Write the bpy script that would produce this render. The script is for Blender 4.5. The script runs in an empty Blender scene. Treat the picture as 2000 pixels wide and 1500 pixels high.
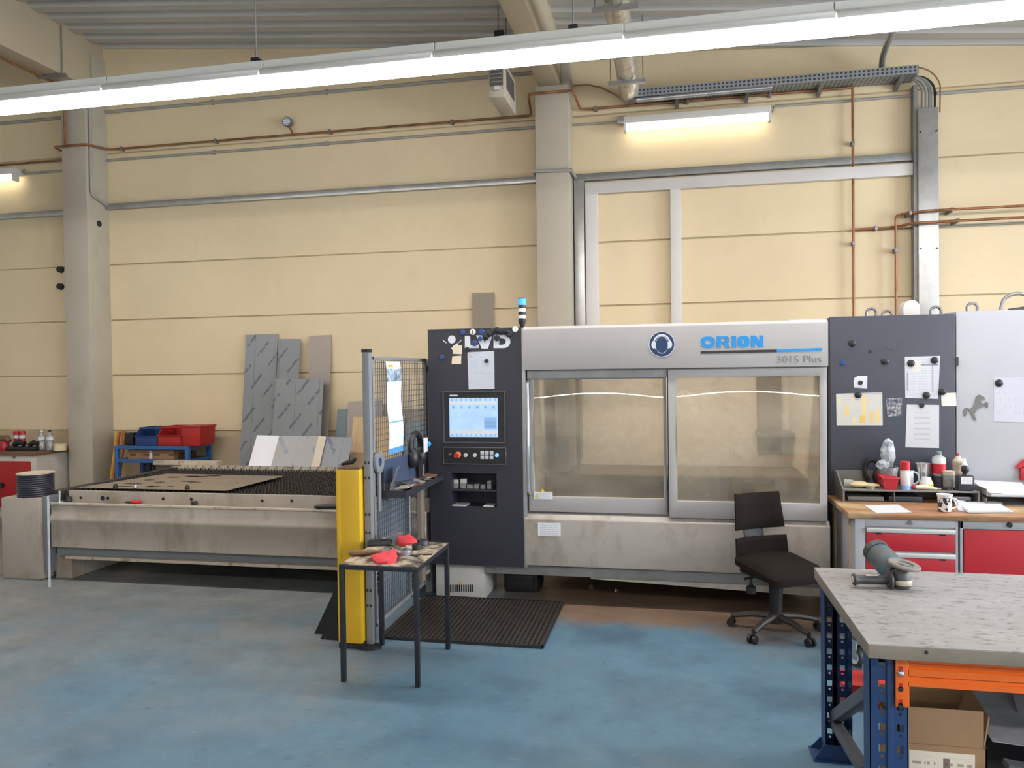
# Workshop with a laser cutting machine in front of a panelled wall.
# World: X along the back wall (right +), Y into the room, Z up, metres.
import bpy, bmesh, math, random
from mathutils import Vector, Matrix, Euler
random.seed(7)
R = math.radians
scene = bpy.context.scene
COL = scene.collection

# ---------------------------------------------------------------- camera
FPX, YAW, PITCH, ROLL, EYE = 1509.2, 0.20456, -0.01765, -0.01305, 1.8
_f = Vector((-math.sin(YAW) * math.cos(PITCH), math.cos(YAW) * math.cos(PITCH), math.sin(PITCH)))
_r = Vector((math.cos(YAW), math.sin(YAW), 0.0))
_u = _r.cross(_f)
_r, _u = (_r * math.cos(ROLL) + _u * math.sin(ROLL)), (_u * math.cos(ROLL) - _r * math.sin(ROLL))
cam_data = bpy.data.cameras.new('camera')
cam = bpy.data.objects.new('camera', cam_data)
COL.objects.link(cam)
cam_data.sensor_width = 36.0
cam_data.lens = FPX / 2000 * 36.0
cam_data.clip_start = 0.05
cam_data.clip_end = 100
_m = Matrix.Identity(4)
for _i in range(3):
    _m[_i][0], _m[_i][1], _m[_i][2] = _r[_i], _u[_i], -_f[_i]
_m[2][3] = EYE
cam.matrix_world = _m
scene.camera = cam

# ---------------------------------------------------------------- world, daylight, exposure
world = bpy.data.worlds.new('world')
scene.world = world
world.use_nodes = True
_bg = world.node_tree.nodes['Background']
_bg.inputs[0].default_value = (0.86, 0.93, 1.0, 1)
_bg.inputs[1].default_value = 1.0
scene.view_settings.view_transform = 'Standard'
scene.view_settings.look = 'None'
scene.view_settings.exposure = 0.30
scene.view_settings.gamma = 1.0
scene.view_settings.use_curve_mapping = False
scene.cycles.use_denoising = True
scene.cycles.max_bounces = 6
scene.cycles.transparent_max_bounces = 12
scene.cycles.caustics_reflective = False
scene.cycles.caustics_refractive = False
scene.cycles.sample_clamp_indirect = 4.0

TUBE_POWER = 30.0          # emission of the fluorescent tubes
DAY_POWER = 760.0          # watts of daylight in each window of the right wall
FLOOR_PLAN = dict(x0=-13.5, x1=8.0, y0=-11.0, y1=9.2)
WINDOWS = [(-9.6, -6.4), (-5.0, -1.8), (-0.4, 2.8), (4.2, 7.4)]   # y ranges of the right wall's windows
WIN_Z = (1.1, 4.1)
for _k, (_a, _b) in enumerate(WINDOWS):
    _l = bpy.data.lights.new('window_right_offscreen', 'AREA')
    _l.shape = 'RECTANGLE'
    _l.size, _l.size_y = _b - _a, WIN_Z[1] - WIN_Z[0]
    _l.energy = DAY_POWER
    _l.color = (0.96, 0.97, 1.0)
    _o = bpy.data.objects.new('window_right_offscreen', _l)
    COL.objects.link(_o)
    _o.location = (FLOOR_PLAN['x1'] + 0.45, (_a + _b) / 2, sum(WIN_Z) / 2)
    _o.rotation_euler = (0, R(90), 0)

# ---------------------------------------------------------------- measuring: where the line of sight of a
# picture point meets a known plane of the room (Y = depth from the camera, Z = height, X = side)
def ray(px, py):
    return _r * ((px - 1000) / FPX) - _u * ((py - 750) / FPX) + _f
_EYE = Vector((0, 0, EYE))
def PY(px, py, Y):
    d = ray(px, py); return _EYE + d * (Y / d.y)
def PZ(px, py, Z=0.0):
    d = ray(px, py); return _EYE + d * ((Z - EYE) / d.z)
def PX(px, py, X):
    d = ray(px, py); return _EYE + d * (X / d.x)

# ---------------------------------------------------------------- materials
def lin(c):
    if isinstance(c, str):
        c = tuple(int(c[i:i + 2], 16) for i in (0, 2, 4))
    out = []
    for v in c[:3]:
        v = v / 255.0
        out.append(v / 12.92 if v <= 0.04045 else ((v + 0.055) / 1.055) ** 2.4)
    return (out[0], out[1], out[2], 1.0)

class NT:
    def __init__(s, name):
        s.m = bpy.data.materials.new(name); s.m.use_nodes = True
        s.t = s.m.node_tree; s.n = s.t.nodes; s.l = s.t.links
        s.b = s.n['Principled BSDF']
    def new(s, kind, **kw):
        x = s.n.new(kind)
        for k, v in kw.items(): setattr(x, k, v)
        return x
    def link(s, a, b): s.l.new(a, b)
    def pos(s):
        return s.new('ShaderNodeNewGeometry').outputs['Position']
    def gen(s):
        return s.new('ShaderNodeTexCoord').outputs['Generated']
    def noise(s, scale, detail=4, rough=0.6, vec=None, stretch=None):
        n = s.new('ShaderNodeTexNoise')
        n.inputs['Scale'].default_value = scale
        n.inputs['Detail'].default_value = detail
        n.inputs['Roughness'].default_value = rough
        v = vec or s.pos()
        if stretch:
            mp = s.new('ShaderNodeMapping'); mp.inputs['Scale'].default_value = stretch
            s.link(v, mp.inputs['Vector']); v = mp.outputs['Vector']
        s.link(v, n.inputs['Vector'])
        return n.outputs['Fac']
    def ramp(s, fac, stops):
        r = s.new('ShaderNodeValToRGB')
        e = r.color_ramp.elements
        while len(e) < len(stops): e.new(0.5)
        for el, (p, c) in zip(e, stops):
            el.position = p
            el.color = c if len(c) == 4 else (*c, 1)
        s.link(fac, r.inputs['Fac'])
        return r.outputs['Color']
    def mix(s, fac, a, b, mode='MIX'):
        m = s.new('ShaderNodeMix'); m.data_type = 'RGBA'; m.blend_type = mode
        for sock, v in ((m.inputs[0], fac), (m.inputs[6], a), (m.inputs[7], b)):
            if hasattr(v, 'links'): s.link(v, sock)
            elif isinstance(v, (int, float)): sock.default_value = v
            else: sock.default_value = v
        return m.outputs[2]
    def math(s, op, a, b=0.0, c=None):
        m = s.new('ShaderNodeMath'); m.operation = op
        for sock, v in zip(m.inputs, (a, b, c)):
            if v is None: continue
            if hasattr(v, 'links'): s.link(v, sock)
            else: sock.default_value = v
        return m.outputs[0]
    def sep(s, v):
        x = s.new('ShaderNodeSeparateXYZ'); s.link(v, x.inputs[0]); return x.outputs
    def color(s, c):
        if hasattr(c, 'links'): s.link(c, s.b.inputs['Base Color'])
        else: s.b.inputs['Base Color'].default_value = c
    def bump(s, h, strength=0.3, dist=0.01):
        b = s.new('ShaderNodeBump')
        b.inputs['Strength'].default_value = strength
        b.inputs['Distance'].default_value = dist
        s.link(h, b.inputs['Height']); s.link(b.outputs[0], s.b.inputs['Normal'])

GRAY = [(0.0, (0, 0, 0, 1)), (1.0, (1, 1, 1, 1))]
def pmat(name, col, rough=0.5, metal=0.0, var=0.12, vscale=4.0, col2=None, c2scale=6.0, c2lo=0.5, c2hi=0.62,
         bump=0.0, bscale=80.0, stretch=None, spec=None, alpha=None, trans=None):
    """Plain procedural paint / metal / plastic: base colour with a soft tonal variation, an optional second
    colour in patches (dirt, wear) and an optional fine relief."""
    t = NT(name)
    c = lin(col)
    dark = tuple(v * (1 - var) for v in c[:3]) + (1,)
    lite = tuple(min(1, v * (1 + var)) for v in c[:3]) + (1,)
    out = t.ramp(t.noise(vscale, stretch=stretch), [(0.3, dark), (0.7, lite)])
    if col2:
        f = t.ramp(t.noise(c2scale, detail=7, rough=0.7, stretch=stretch), [(c2lo, (0, 0, 0, 1)), (c2hi, (1, 1, 1, 1))])
        out = t.mix(f, out, lin(col2))
    t.color(out)
    t.b.inputs['Roughness'].default_value = rough
    t.b.inputs['Metallic'].default_value = metal
    if spec is not None: t.b.inputs['Specular IOR Level'].default_value = spec
    if bump: t.bump(t.noise(bscale, detail=3), bump, 0.004)
    if alpha is not None: t.b.inputs['Alpha'].default_value = alpha
    if trans is not None: t.b.inputs['Transmission Weight'].default_value = trans
    return t.m

def emat(name, col, strength):
    t = NT(name)
    t.b.inputs['Base Color'].default_value = lin(col)
    t.b.inputs['Emission Color'].default_value = lin(col)
    t.b.inputs['Emission Strength'].default_value = strength
    return t.m

def glass_mat(name, tint, fac=0.12, rough=0.02, haze=None, haze_amt=0.0):
    """Thin clear sheet: lets light through, mirrors a little, may carry a dusty haze."""
    t = NT(name)
    tr = t.new('ShaderNodeBsdfTransparent'); tr.inputs[0].default_value = lin(tint)
    gl = t.new('ShaderNodeBsdfGlossy'); gl.inputs['Roughness'].default_value = rough
    fr = t.new('ShaderNodeFresnel'); fr.inputs[0].default_value = 1.5
    k = t.math('ADD', t.math('MULTIPLY', fr.outputs[0], 0.8), fac * 0.6)
    mx = t.new('ShaderNodeMixShader')
    t.link(k, mx.inputs[0]); t.link(tr.outputs[0], mx.inputs[1]); t.link(gl.outputs[0], mx.inputs[2])
    last = mx.outputs[0]
    if haze:
        df = t.new('ShaderNodeBsdfDiffuse'); df.inputs[0].default_value = lin(haze)
        hz = t.ramp(t.noise(2.2, 6, 0.65), [(0.35, (haze_amt * .5,) * 3), (0.7, (haze_amt * 1.4,) * 3)])
        m2 = t.new('ShaderNodeMixShader')
        t.link(hz, m2.inputs[0]); t.link(last, m2.inputs[1]); t.link(df.outputs[0], m2.inputs[2])
        last = m2.outputs[0]
    t.link(last, t.n['Material Output'].inputs[0])
    return t.m

def print_mat(name, paper, ink, rows=12, cols=1, density=0.5, margin=0.1, picture=None, pic_box=None,
              head=None, head_z=0.86, patches=None, patch_col=None, ink_amt=0.6):
    """Flat print on a sheet: grey lines of text, an optional picture block, head bar and coloured patches."""
    t = NT(name)
    x, y, z = t.sep(t.gen())
    out = None
    # text rows
    fr = t.math('FRACT', t.math('MULTIPLY', z, rows))
    line = t.math('MULTIPLY', t.math('GREATER_THAN', fr, 0.35), t.math('LESS_THAN', fr, 0.72))
    cb = t.new('ShaderNodeCombineXYZ')
    t.link(t.math('MULTIPLY', x, 30.0), cb.inputs[0]); t.link(t.math('FLOOR', t.math('MULTIPLY', z, rows)), cb.inputs[2])
    words = t.math('GREATER_THAN', t.noise(0.6, 1, 0.5, vec=cb.outputs[0]), 1 - density)
    fc = t.math('FRACT', t.math('MULTIPLY', x, cols))
    inx = t.math('MULTIPLY', t.math('GREATER_THAN', fc, margin), t.math('LESS_THAN', fc, 1 - margin))
    inz = t.math('MULTIPLY', t.math('GREATER_THAN', z, margin * 0.7), t.math('LESS_THAN', z, 1 - margin * 0.7))
    mask = t.math('MULTIPLY', t.math('MULTIPLY', line, words), t.math('MULTIPLY', inx, inz))
    out = t.mix(t.math('MULTIPLY', mask, ink_amt), lin(paper), lin(ink))
    def box(x0, x1, z0, z1):
        a = t.math('MULTIPLY', t.math('GREATER_THAN', x, x0), t.math('LESS_THAN', x, x1))
        b = t.math('MULTIPLY', t.math('GREATER_THAN', z, z0), t.math('LESS_THAN', z, z1))
        return t.math('MULTIPLY', a, b)
    if picture:
        pc = t.ramp(t.noise(5.5, 4, 0.6, vec=t.gen()), [(p, lin(c)) for p, c in picture])
        out = t.mix(box(*pic_box), out, pc)
    if patches:
        for (bx, c) in patches:
            out = t.mix(t.math('MULTIPLY', box(*bx), 0.85), out, lin(c))
    if head:
        out = t.mix(t.math('GREATER_THAN', z, head_z), out, lin(head))
    t.color(out)
    t.b.inputs['Roughness'].default_value = 0.6
    return t.m

# ---------------------------------------------------------------- mesh building
class MB:
    def __init__(s): s.v, s.f = [], []
    def add(s, vs, fs):
        k = len(s.v); s.v += [Vector(v) for v in vs]; s.f += [tuple(i + k for i in f) for f in fs]; return s
    def box(s, x0, x1, y0, y1, z0, z1, M=None):
        vs = [Vector((x, y, z)) for x in (x0, x1) for y in (y0, y1) for z in (z0, z1)]
        if M: vs = [M @ v for v in vs]
        return s.add(vs, [(0, 1, 3, 2), (4, 6, 7, 5), (0, 4, 5, 1), (2, 3, 7, 6), (0, 2, 6, 4), (1, 5, 7, 3)])
    def cbox(s, c, size, rot=(0, 0, 0)):
        M = Matrix.Translation(c) @ Euler(rot).to_matrix().to_4x4()
        h = [d / 2 for d in size]
        return s.box(-h[0], h[0], -h[1], h[1], -h[2], h[2], M)
    def bar(s, p0, p1, w, h, up=(0, 0, 1)):
        """box beam of section w x h from p0 to p1"""
        p0, p1 = Vector(p0), Vector(p1); d = (p1 - p0); L = d.length; d.normalize()
        a = d.cross(Vector(up))
        if a.length < 1e-4: a = d.cross(Vector((0, 1, 0)))
        a.normalize(); b = a.cross(d)
        vs = []
        for p in (p0, p1):
            for i, j in ((-1, -1), (1, -1), (1, 1), (-1, 1)):
                vs.append(p + a * (i * w / 2) + b * (j * h / 2))
        return s.add(vs, [(3, 2, 1, 0), (4, 5, 6, 7), (0, 1, 5, 4), (1, 2, 6, 5), (2, 3, 7, 6), (3, 0, 4, 7)])
    def cyl(s, p0, p1, r, n=14, r2=None, cap=True):
        p0, p1 = Vector(p0), Vector(p1); d = (p1 - p0).normalized()
        a = d.orthogonal().normalized(); b = d.cross(a); r2 = r if r2 is None else r2
        vs = [p + (a * math.cos(2 * math.pi * i / n) + b * math.sin(2 * math.pi * i / n)) * rr
              for p, rr in ((p0, r), (p1, r2)) for i in range(n)]
        fs = [(i, (i + 1) % n, n + (i + 1) % n, n + i) for i in range(n)]
        if cap: fs += [tuple(range(n - 1, -1, -1)), tuple(range(n, 2 * n))]
        return s.add(vs, fs)
    def tube(s, pts, r, n=8, cap=True):
        pts = [Vector(p) for p in pts]
        t0 = (pts[1] - pts[0]).normalized(); a = t0.orthogonal().normalized()
        vs, fs = [], []
        for i, p in enumerate(pts):
            t = (pts[min(i + 1, len(pts) - 1)] - pts[max(i - 1, 0)]).normalized()
            a = (a - t * a.dot(t)).normalized(); b = t.cross(a)
            rr = r[i] if isinstance(r, (list, tuple)) else r
            vs += [p + (a * math.cos(2 * math.pi * k / n) + b * math.sin(2 * math.pi * k / n)) * rr for k in range(n)]
        for i in range(len(pts) - 1):
            for k in range(n):
                k2 = (k + 1) % n
                fs.append((i * n + k, i * n + k2, (i + 1) * n + k2, (i + 1) * n + k))
        if cap: fs += [tuple(range(n - 1, -1, -1)), tuple(range((len(pts) - 1) * n, len(pts) * n))]
        return s.add(vs, fs)
    def lathe(s, prof, c=(0, 0, 0), n=20, M=None):
        c = Vector(c); vs, fs = [], []
        for (r, z) in prof:
            vs += [Vector((r * math.cos(2 * math.pi * k / n), r * math.sin(2 * math.pi * k / n), z)) for k in range(n)]
        if M: vs = [M @ v for v in vs]
        vs = [v + c for v in vs]
        for i in range(len(prof) - 1):
            for k in range(n):
                k2 = (k + 1) % n
                fs.append((i * n + k, i * n + k2, (i + 1) * n + k2, (i + 1) * n + k))
        if prof[0][0] > 1e-5: fs.append(tuple(range(n - 1, -1, -1)))
        if prof[-1][0] > 1e-5: fs.append(tuple(range((len(prof) - 1) * n, len(prof) * n)))
        return s.add(vs, fs)
    def prism(s, poly, axis, a, b, M=None):
        """polygon (2-D, counter-clockwise) pushed from a to b along an axis: 'y' polygon is (x,z), 'z' is (x,y), 'x' is (y,z)"""
        def p3(p, t):
            return {'y': (p[0], t, p[1]), 'z': (p[0], p[1], t), 'x': (t, p[0], p[1])}[axis]
        n = len(poly)
        vs = [Vector(p3(p, a)) for p in poly] + [Vector(p3(p, b)) for p in poly]
        if M: vs = [M @ v for v in vs]
        return s.add(vs, [tuple(range(n - 1, -1, -1)), tuple(range(n, 2 * n))] + [(i, (i + 1) % n, n + (i + 1) % n, n + i) for i in range(n)])
    def ring(s, outer, inner, axis, a, b):
        """frame between two polygons with the same number of corners"""
        def p3(p, t):
            return {'y': (p[0], t, p[1]), 'z': (p[0], p[1], t), 'x': (t, p[0], p[1])}[axis]
        n = len(outer)
        vs = [p3(p, t) for t in (a, b) for p in list(outer) + list(inner)]
        fs = []
        for i in range(n):
            j = (i + 1) % n
            fs += [(i, j, n + j, n + i), (2 * n + j, 2 * n + i, 3 * n + i, 3 * n + j),
                   (j, i, 2 * n + i, 2 * n + j), (n + i, n + j, 3 * n + j, 3 * n + i)]
        return s.add(vs, fs)
    def slab(s, q, th):
        """sheet of thickness th behind the face q (4 or more corners in one plane, seen from the room)"""
        q = [Vector(p) for p in q]
        nrm = (q[1] - q[0]).cross(q[2] - q[0]).normalized()
        if nrm.y < 0: nrm = -nrm
        n = len(q)
        return s.add(q + [p + nrm * th for p in q], [tuple(range(n)), tuple(range(2 * n - 1, n - 1, -1))] + [((i + 1) % n, i, n + i, n + (i + 1) % n) for i in range(n)])
    def ball(s, c, r, n=12, m=8):
        c = Vector(c); rr = Vector(r) if not isinstance(r, (int, float)) else Vector((r, r, r))
        vs = [c + Vector((0, 0, -rr.z))]
        for j in range(1, m):
            a = -math.pi / 2 + math.pi * j / m
            vs += [c + Vector((rr.x * math.cos(a) * math.cos(2 * math.pi * k / n), rr.y * math.cos(a) * math.sin(2 * math.pi * k / n), rr.z * math.sin(a))) for k in range(n)]
        vs.append(c + Vector((0, 0, rr.z)))
        fs = [(0, 1 + (k + 1) % n, 1 + k) for k in range(n)]
        for j in range(m - 2):
            for k in range(n):
                k2 = (k + 1) % n
                fs.append((1 + j * n + k, 1 + j * n + k2, 1 + (j + 1) * n + k2, 1 + (j + 1) * n + k))
        top = len(vs) - 1; base = 1 + (m - 2) * n
        fs += [(base + k, base + (k + 1) % n, top) for k in range(n)]
        return s.add(vs, fs)

def rect(x0, x1, z0, z1): return [(x0, z0), (x1, z0), (x1, z1), (x0, z1)]
def rrect(x0, x1, z0, z1, r, k=4):
    out = []
    for cx, cz, a0 in ((x1 - r, z0 + r, -90), (x1 - r, z1 - r, 0), (x0 + r, z1 - r, 90), (x0 + r, z0 + r, 180)):
        for i in range(k + 1):
            a = R(a0 + 90 * i / k); out.append((cx + r * math.cos(a), cz + r * math.sin(a)))
    return out
def circ(cx, cz, r, n=24, rz=None):
    rz = r if rz is None else rz
    return [(cx + r * math.cos(2 * math.pi * i / n), cz + rz * math.sin(2 * math.pi * i / n)) for i in range(n)]

OFF = {}
def to_mesh(name, mb, off, bevel=0.0, smooth=False, seg=2):
    me = bpy.data.meshes.new(name)
    me.from_pydata([v - off for v in mb.v], [], mb.f)
    bm = bmesh.new(); bm.from_mesh(me)
    bmesh.ops.recalc_face_normals(bm, faces=bm.faces)
    if bevel:
        es = [e for e in bm.edges if len(e.link_faces) == 2 and e.calc_face_angle(0) > R(40)]
        bmesh.ops.bevel(bm, geom=es, offset=bevel, segments=seg, affect='EDGES', profile=0.6, clamp_overlap=True)
    bm.to_mesh(me); bm.free()
    if smooth or bevel:
        for p in me.polygons: p.use_smooth = True
        me.set_sharp_from_angle(angle=R(38))
    return me
def tag(o, label=None, cat=None, group=None, kind=None):
    if label: o['label'] = label
    if cat: o['category'] = cat
    if group: o['group'] = group
    if kind: o['kind'] = kind
    return o
def thing(name, label, cat, loc=(0, 0, 0), rz=0.0, group=None, local=False, rot=None):
    """Empty at the base of a thing; parts are given in room coordinates unless local."""
    o = bpy.data.objects.new(name, None); COL.objects.link(o)
    o.empty_display_size = 0.1
    o.location = loc; o.rotation_euler = rot or (0, 0, rz)
    tag(o, label, cat, group)
    OFF[o.name] = Vector((0, 0, 0)) if local else Vector(loc)
    return o
def part(name, mb, mat, parent, bevel=0.0, smooth=False, label=None, kind=None, seg=2):
    off = OFF[parent.name]
    o = bpy.data.objects.new(name, to_mesh(name, mb, off, bevel, smooth, seg)); COL.objects.link(o)
    o.data.materials.append(mat); o.parent = parent
    OFF[o.name] = off
    if label: o['label'] = label
    if kind: o['kind'] = kind
    return o
def solo(name, mb, mat, label, cat, group=None, bevel=0.0, smooth=False, kind=None, seg=2):
    xs = [v.x for v in mb.v]; ys = [v.y for v in mb.v]; zs = [v.z for v in mb.v]
    off = Vector(((min(xs) + max(xs)) / 2, (min(ys) + max(ys)) / 2, min(zs)))
    o = bpy.data.objects.new(name, to_mesh(name, mb, off, bevel, smooth, seg)); COL.objects.link(o)
    o.location = off; o.data.materials.append(mat)
    OFF[o.name] = off
    return tag(o, label, cat, group, kind)
def struct(name, mb, mat, label=None, bevel=0.0, smooth=False):
    o = solo(name, mb, mat, label, None, None, bevel, smooth, 'structure'); return o
def child_copy(src, parent, loc, name=None):
    o = src.copy(); COL.objects.link(o); o.parent = parent; o.location = loc
    OFF[o.name] = OFF[parent.name]
    return o
def copy_tree(src, delta, label=None):
    def rec(o, par):
        c = o.copy(); COL.objects.link(c); c.parent = par; OFF[c.name] = OFF[o.name]
        for ch in [k for k in bpy.data.objects if k.parent == o]: rec(ch, c)
        return c
    n = rec(src, None); n.location = src.location + Vector(delta)
    if label: n['label'] = label
    return n
def text_mesh(s, bold=0.0):
    cu = bpy.data.curves.new('lettering', 'FONT'); cu.body = s; cu.offset = bold; cu.resolution_u = 3
    ob = bpy.data.objects.new('lettering_source', cu)
    me = bpy.data.meshes.new_from_object(ob)
    bpy.data.objects.remove(ob); bpy.data.curves.remove(cu)
    return me
def lettering(name, s, x0, x1, z0, z1, Y, mat, parent, bold=0.0, M=None):
    """flat letters facing the room in the plane Y, filling the box x0..x1, z0..z1"""
    me = text_mesh(s, bold)
    xs = [v.co.x for v in me.vertices]; ys = [v.co.y for v in me.vertices]
    a, b, c, d = min(xs), max(xs), min(ys), max(ys)
    off = OFF[parent.name]
    for v in me.vertices:
        p = Vector((x0 + (v.co.x - a) / (b - a) * (x1 - x0), Y, z0 + (v.co.y - c) / (d - c) * (z1 - z0)))
        if M: p = M @ p
        v.co = p - off
    o = bpy.data.objects.new(name, me); COL.objects.link(o); me.materials.append(mat); o.parent = parent
    OFF[o.name] = off
    return o
def arc(c, r, a0, a1, n=8, plane='xz'):
    out = []
    for i in range(n + 1):
        a = R(a0 + (a1 - a0) * i / n)
        d = {'xz': (math.cos(a), 0, math.sin(a)), 'xy': (math.cos(a), math.sin(a), 0), 'yz': (0, math.cos(a), math.sin(a))}[plane]
        out.append(Vector(c) + Vector(d) * r)
    return out
# ---------------------------------------------------------------- shared materials
M = {}
def floor_material():
    t = NT('floor_paint')
    p = t.pos(); x, y, z = t.sep(p)
    base = t.ramp(t.noise(1.3, 5, 0.6), [(0.3, lin('445E70')), (0.5, lin('517183')), (0.7, lin('41596B'))])
    # paint worn to grey concrete: mostly on the left, patchy elsewhere
    wear = t.noise(0.55, 8, 0.62)
    left = t.math('MINIMUM', t.math('MAXIMUM', t.math('MULTIPLY', t.math('SUBTRACT', -1.2, x), 0.40), 0.0), 1.0)
    far = t.math('MINIMUM', t.math('MAXIMUM', t.math('MULTIPLY', t.math('SUBTRACT', y, 2.6), 0.32), 0.0), 1.0)
    w = t.math('ADD', wear, t.math('MULTIPLY', t.math('MULTIPLY', left, far), 0.34))
    f = t.ramp(w, [(0.50, (0, 0, 0, 1)), (0.78, (1, 1, 1, 1))])
    conc = t.ramp(t.noise(2.6, 9, 0.75), [(0.25, lin('565853')), (0.5, lin('70706B')), (0.75, lin('868480'))])
    out = t.mix(t.math('MULTIPLY', f, 0.85), base, conc)
    # fine scratches and scuffs
    sc = t.ramp(t.noise(9.0, 8, 0.75, stretch=(1, 2.6, 1)), [(0.57, (0, 0, 0, 1)), (0.68, (1, 1, 1, 1))])
    out = t.mix(t.math('MULTIPLY', sc, 0.40), out, lin('8A8D89'))
    dk = t.ramp(t.noise(16.0, 6, 0.7), [(0.60, (0, 0, 0, 1)), (0.68, (1, 1, 1, 1))])
    out = t.mix(t.math('MULTIPLY', dk, 0.5), out, lin('39464C'))
    # rust-brown cutting dust lying under the machine
    rx = t.math('MINIMUM', t.math('MAXIMUM', t.math('MULTIPLY', t.math('ADD', x, 1.7), 1.4), 0.0), 1.0)
    ry = t.math('ADD', t.math('SUBTRACT', y, 5.28), t.math('MULTIPLY', t.math('SUBTRACT', t.noise(1.1, 5), 0.5), 1.0))
    ry = t.math('MINIMUM', t.math('MAXIMUM', t.math('MULTIPLY', ry, 3.2), 0.0), 1.0)
    brown = t.ramp(t.noise(2.4, 6, 0.65, stretch=(1, 3, 1)), [(0.3, lin('6A5443')), (0.7, lin('846A54'))])
    out = t.mix(t.math('MULTIPLY', t.math('MULTIPLY', rx, ry), 0.92), out, brown)
    t.color(out)
    rr = t.ramp(t.noise(4.0, 5), [(0.3, (0.34,) * 3), (0.7, (0.55,) * 3)])
    t.link(rr, t.b.inputs['Roughness'])
    t.bump(t.noise(40, 5), 0.12, 0.003)
    return t.m
M['floor'] = floor_material()
M['panel'] = pmat('cream_panel_paint', 'DCCAA6', 0.62, var=0.05, vscale=0.8, col2='D0BD98', c2scale=2.2, c2lo=0.60, c2hi=0.85, bump=0.12, bscale=60)
M['dado'] = pmat('beige_panel_paint', 'BBAA8C', 0.62, var=0.06, vscale=0.9, bump=0.12, bscale=60)
M['joint'] = pmat('joint_filler', 'B8A785', 0.8, var=0.1)
M['concrete'] = pmat('column_concrete', 'B0A797', 0.7, var=0.06, vscale=1.2, col2='9C9384', c2scale=1.6, c2lo=.55, c2hi=.8, bump=0.1, bscale=40)
M['beam'] = pmat('beam_concrete', 'B8AA92', 0.7, var=0.05, vscale=1.5, bump=0.1, bscale=40)
M['deck'] = pmat('roof_deck', 'BDBAB5', 0.45, metal=0.0, var=0.05, vscale=0.7)
M['galv'] = pmat('galvanised_steel', 'B4B5B4', 0.33, metal=0.75, var=0.12, vscale=7)
M['galvdark'] = pmat('galvanised_steel_dull', '8C8D8C', 0.45, metal=0.6, var=0.12, vscale=9)
M['conduit'] = pmat('grey_conduit', '9A9890', 0.5, var=0.08)
M['copper'] = pmat('copper_pipe', '9A6B49', 0.42, metal=0.5, var=0.25, vscale=5, col2='6A4630', c2scale=3, c2lo=.5, c2hi=.7)
M['white'] = pmat('white_paint', 'D2CECB', 0.5, var=0.04, vscale=2)
M['black'] = pmat('black_plastic', '1B1B1D', 0.45, var=0.15)
M['wallpaint'] = pmat('plain_wall_paint', 'E0D9CC', 0.7, var=0.04, vscale=0.6)
M['chrome'] = pmat('bright_steel', 'C9CBCC', 0.22, metal=0.9, var=0.06)
M['steel'] = pmat('dull_steel', '85868A', 0.4, metal=0.7, var=0.15, vscale=12)
M['window_glass'] = glass_mat('window_pane_glass', 'F2F6F8', 0.1)

# ---------------------------------------------------------------- floor, ceiling, outer walls
FX0, FX1, FY0, FY1 = (FLOOR_PLAN[k] for k in ('x0', 'x1', 'y0', 'y1'))
struct('floor', MB().box(FX0, FX1, FY0, FY1 + 0.2, -0.12, 0.0), M['floor'], 'worn blue painted workshop floor')
def roof_z(x): return 5.516 - 0.0933 * x
pitch = 0.30
prof = []
y = FY1 + 0.1
while y > FY0:                                   # trapezoidal deck, ribs running along X
    prof += [(y, 0.0), (y - 0.13, 0.0), (y - 0.17, 0.085), (y - 0.26, 0.085)]
    y -= pitch
prof.append((y, 0.0))
vs, fs = [], []
XS = (FX0, FX1)
for X in XS:
    vs += [(X, a, roof_z(X) + b) for a, b in prof]
n = len(prof)
fs = [(i, i + 1, n + i + 1, n + i) for i in range(n - 1)]
top = [(X, yy, roof_z(X) + 0.25) for X in XS for yy in (FY0 - 0.1, FY1 + 0.2)]
mb = MB().add(vs, fs); mb.add(top, [(0, 1, 3, 2)])
struct('ceiling', mb, M['deck'], 'grey trapezoidal steel roof deck with ribs')

# outer walls of the hall that the picture does not look at
struct('wall_left', MB().box(FX0 - 0.2, FX0, FY0, FY1 + 0.2, 0, roof_z(FX0) + 0.2), M['wallpaint'], 'plain painted wall at the left end of the hall')
struct('wall_front', MB().prism([(FX0, 0), (FX1, 0), (FX1, roof_z(FX1) + .2), (FX0, roof_z(FX0) + .2)], 'y', FY0 - 0.2, FY0), M['wallpaint'], 'plain painted wall behind the camera')
mb = MB()
zt = roof_z(FX1) + 0.2
mb.box(FX1, FX1 + 0.2, FY0, FY1 + 0.2, 0, WIN_Z[0]); mb.box(FX1, FX1 + 0.2, FY0, FY1 + 0.2, WIN_Z[1], zt)
ye = FY0
for a, b in WINDOWS + [(FY1 + 0.2, None)]:
    mb.box(FX1, FX1 + 0.2, ye, a, WIN_Z[0], WIN_Z[1]); ye = b
struct('wall_right', mb, M['wallpaint'], 'painted wall with tall windows at the right end of the hall')
for k, (a, b) in enumerate(WINDOWS):
    fr = MB()
    z0, z1 = WIN_Z
    for ya, yb in ((a, a + .07), ((a + b) / 2 - .035, (a + b) / 2 + .035), (b - .07, b)): fr.box(FX1 + .05, FX1 + .12, ya, yb, z0, z1)
    for za, zb in ((z0, z0 + .07), (z1 - .07, z1)): fr.box(FX1 + .05, FX1 + .12, a, b, za, zb)
    w = struct('window_%d' % (k + 1), fr, M['white'], 'white framed hall window')
    for ya, yb in ((a + .07, (a + b) / 2 - .035), ((a + b) / 2 + .035, b - .07)):
        part('pane', MB().box(FX1 + .08, FX1 + .086, ya, yb, z0 + .07, z1 - .07), M['window_glass'], w)

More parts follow.
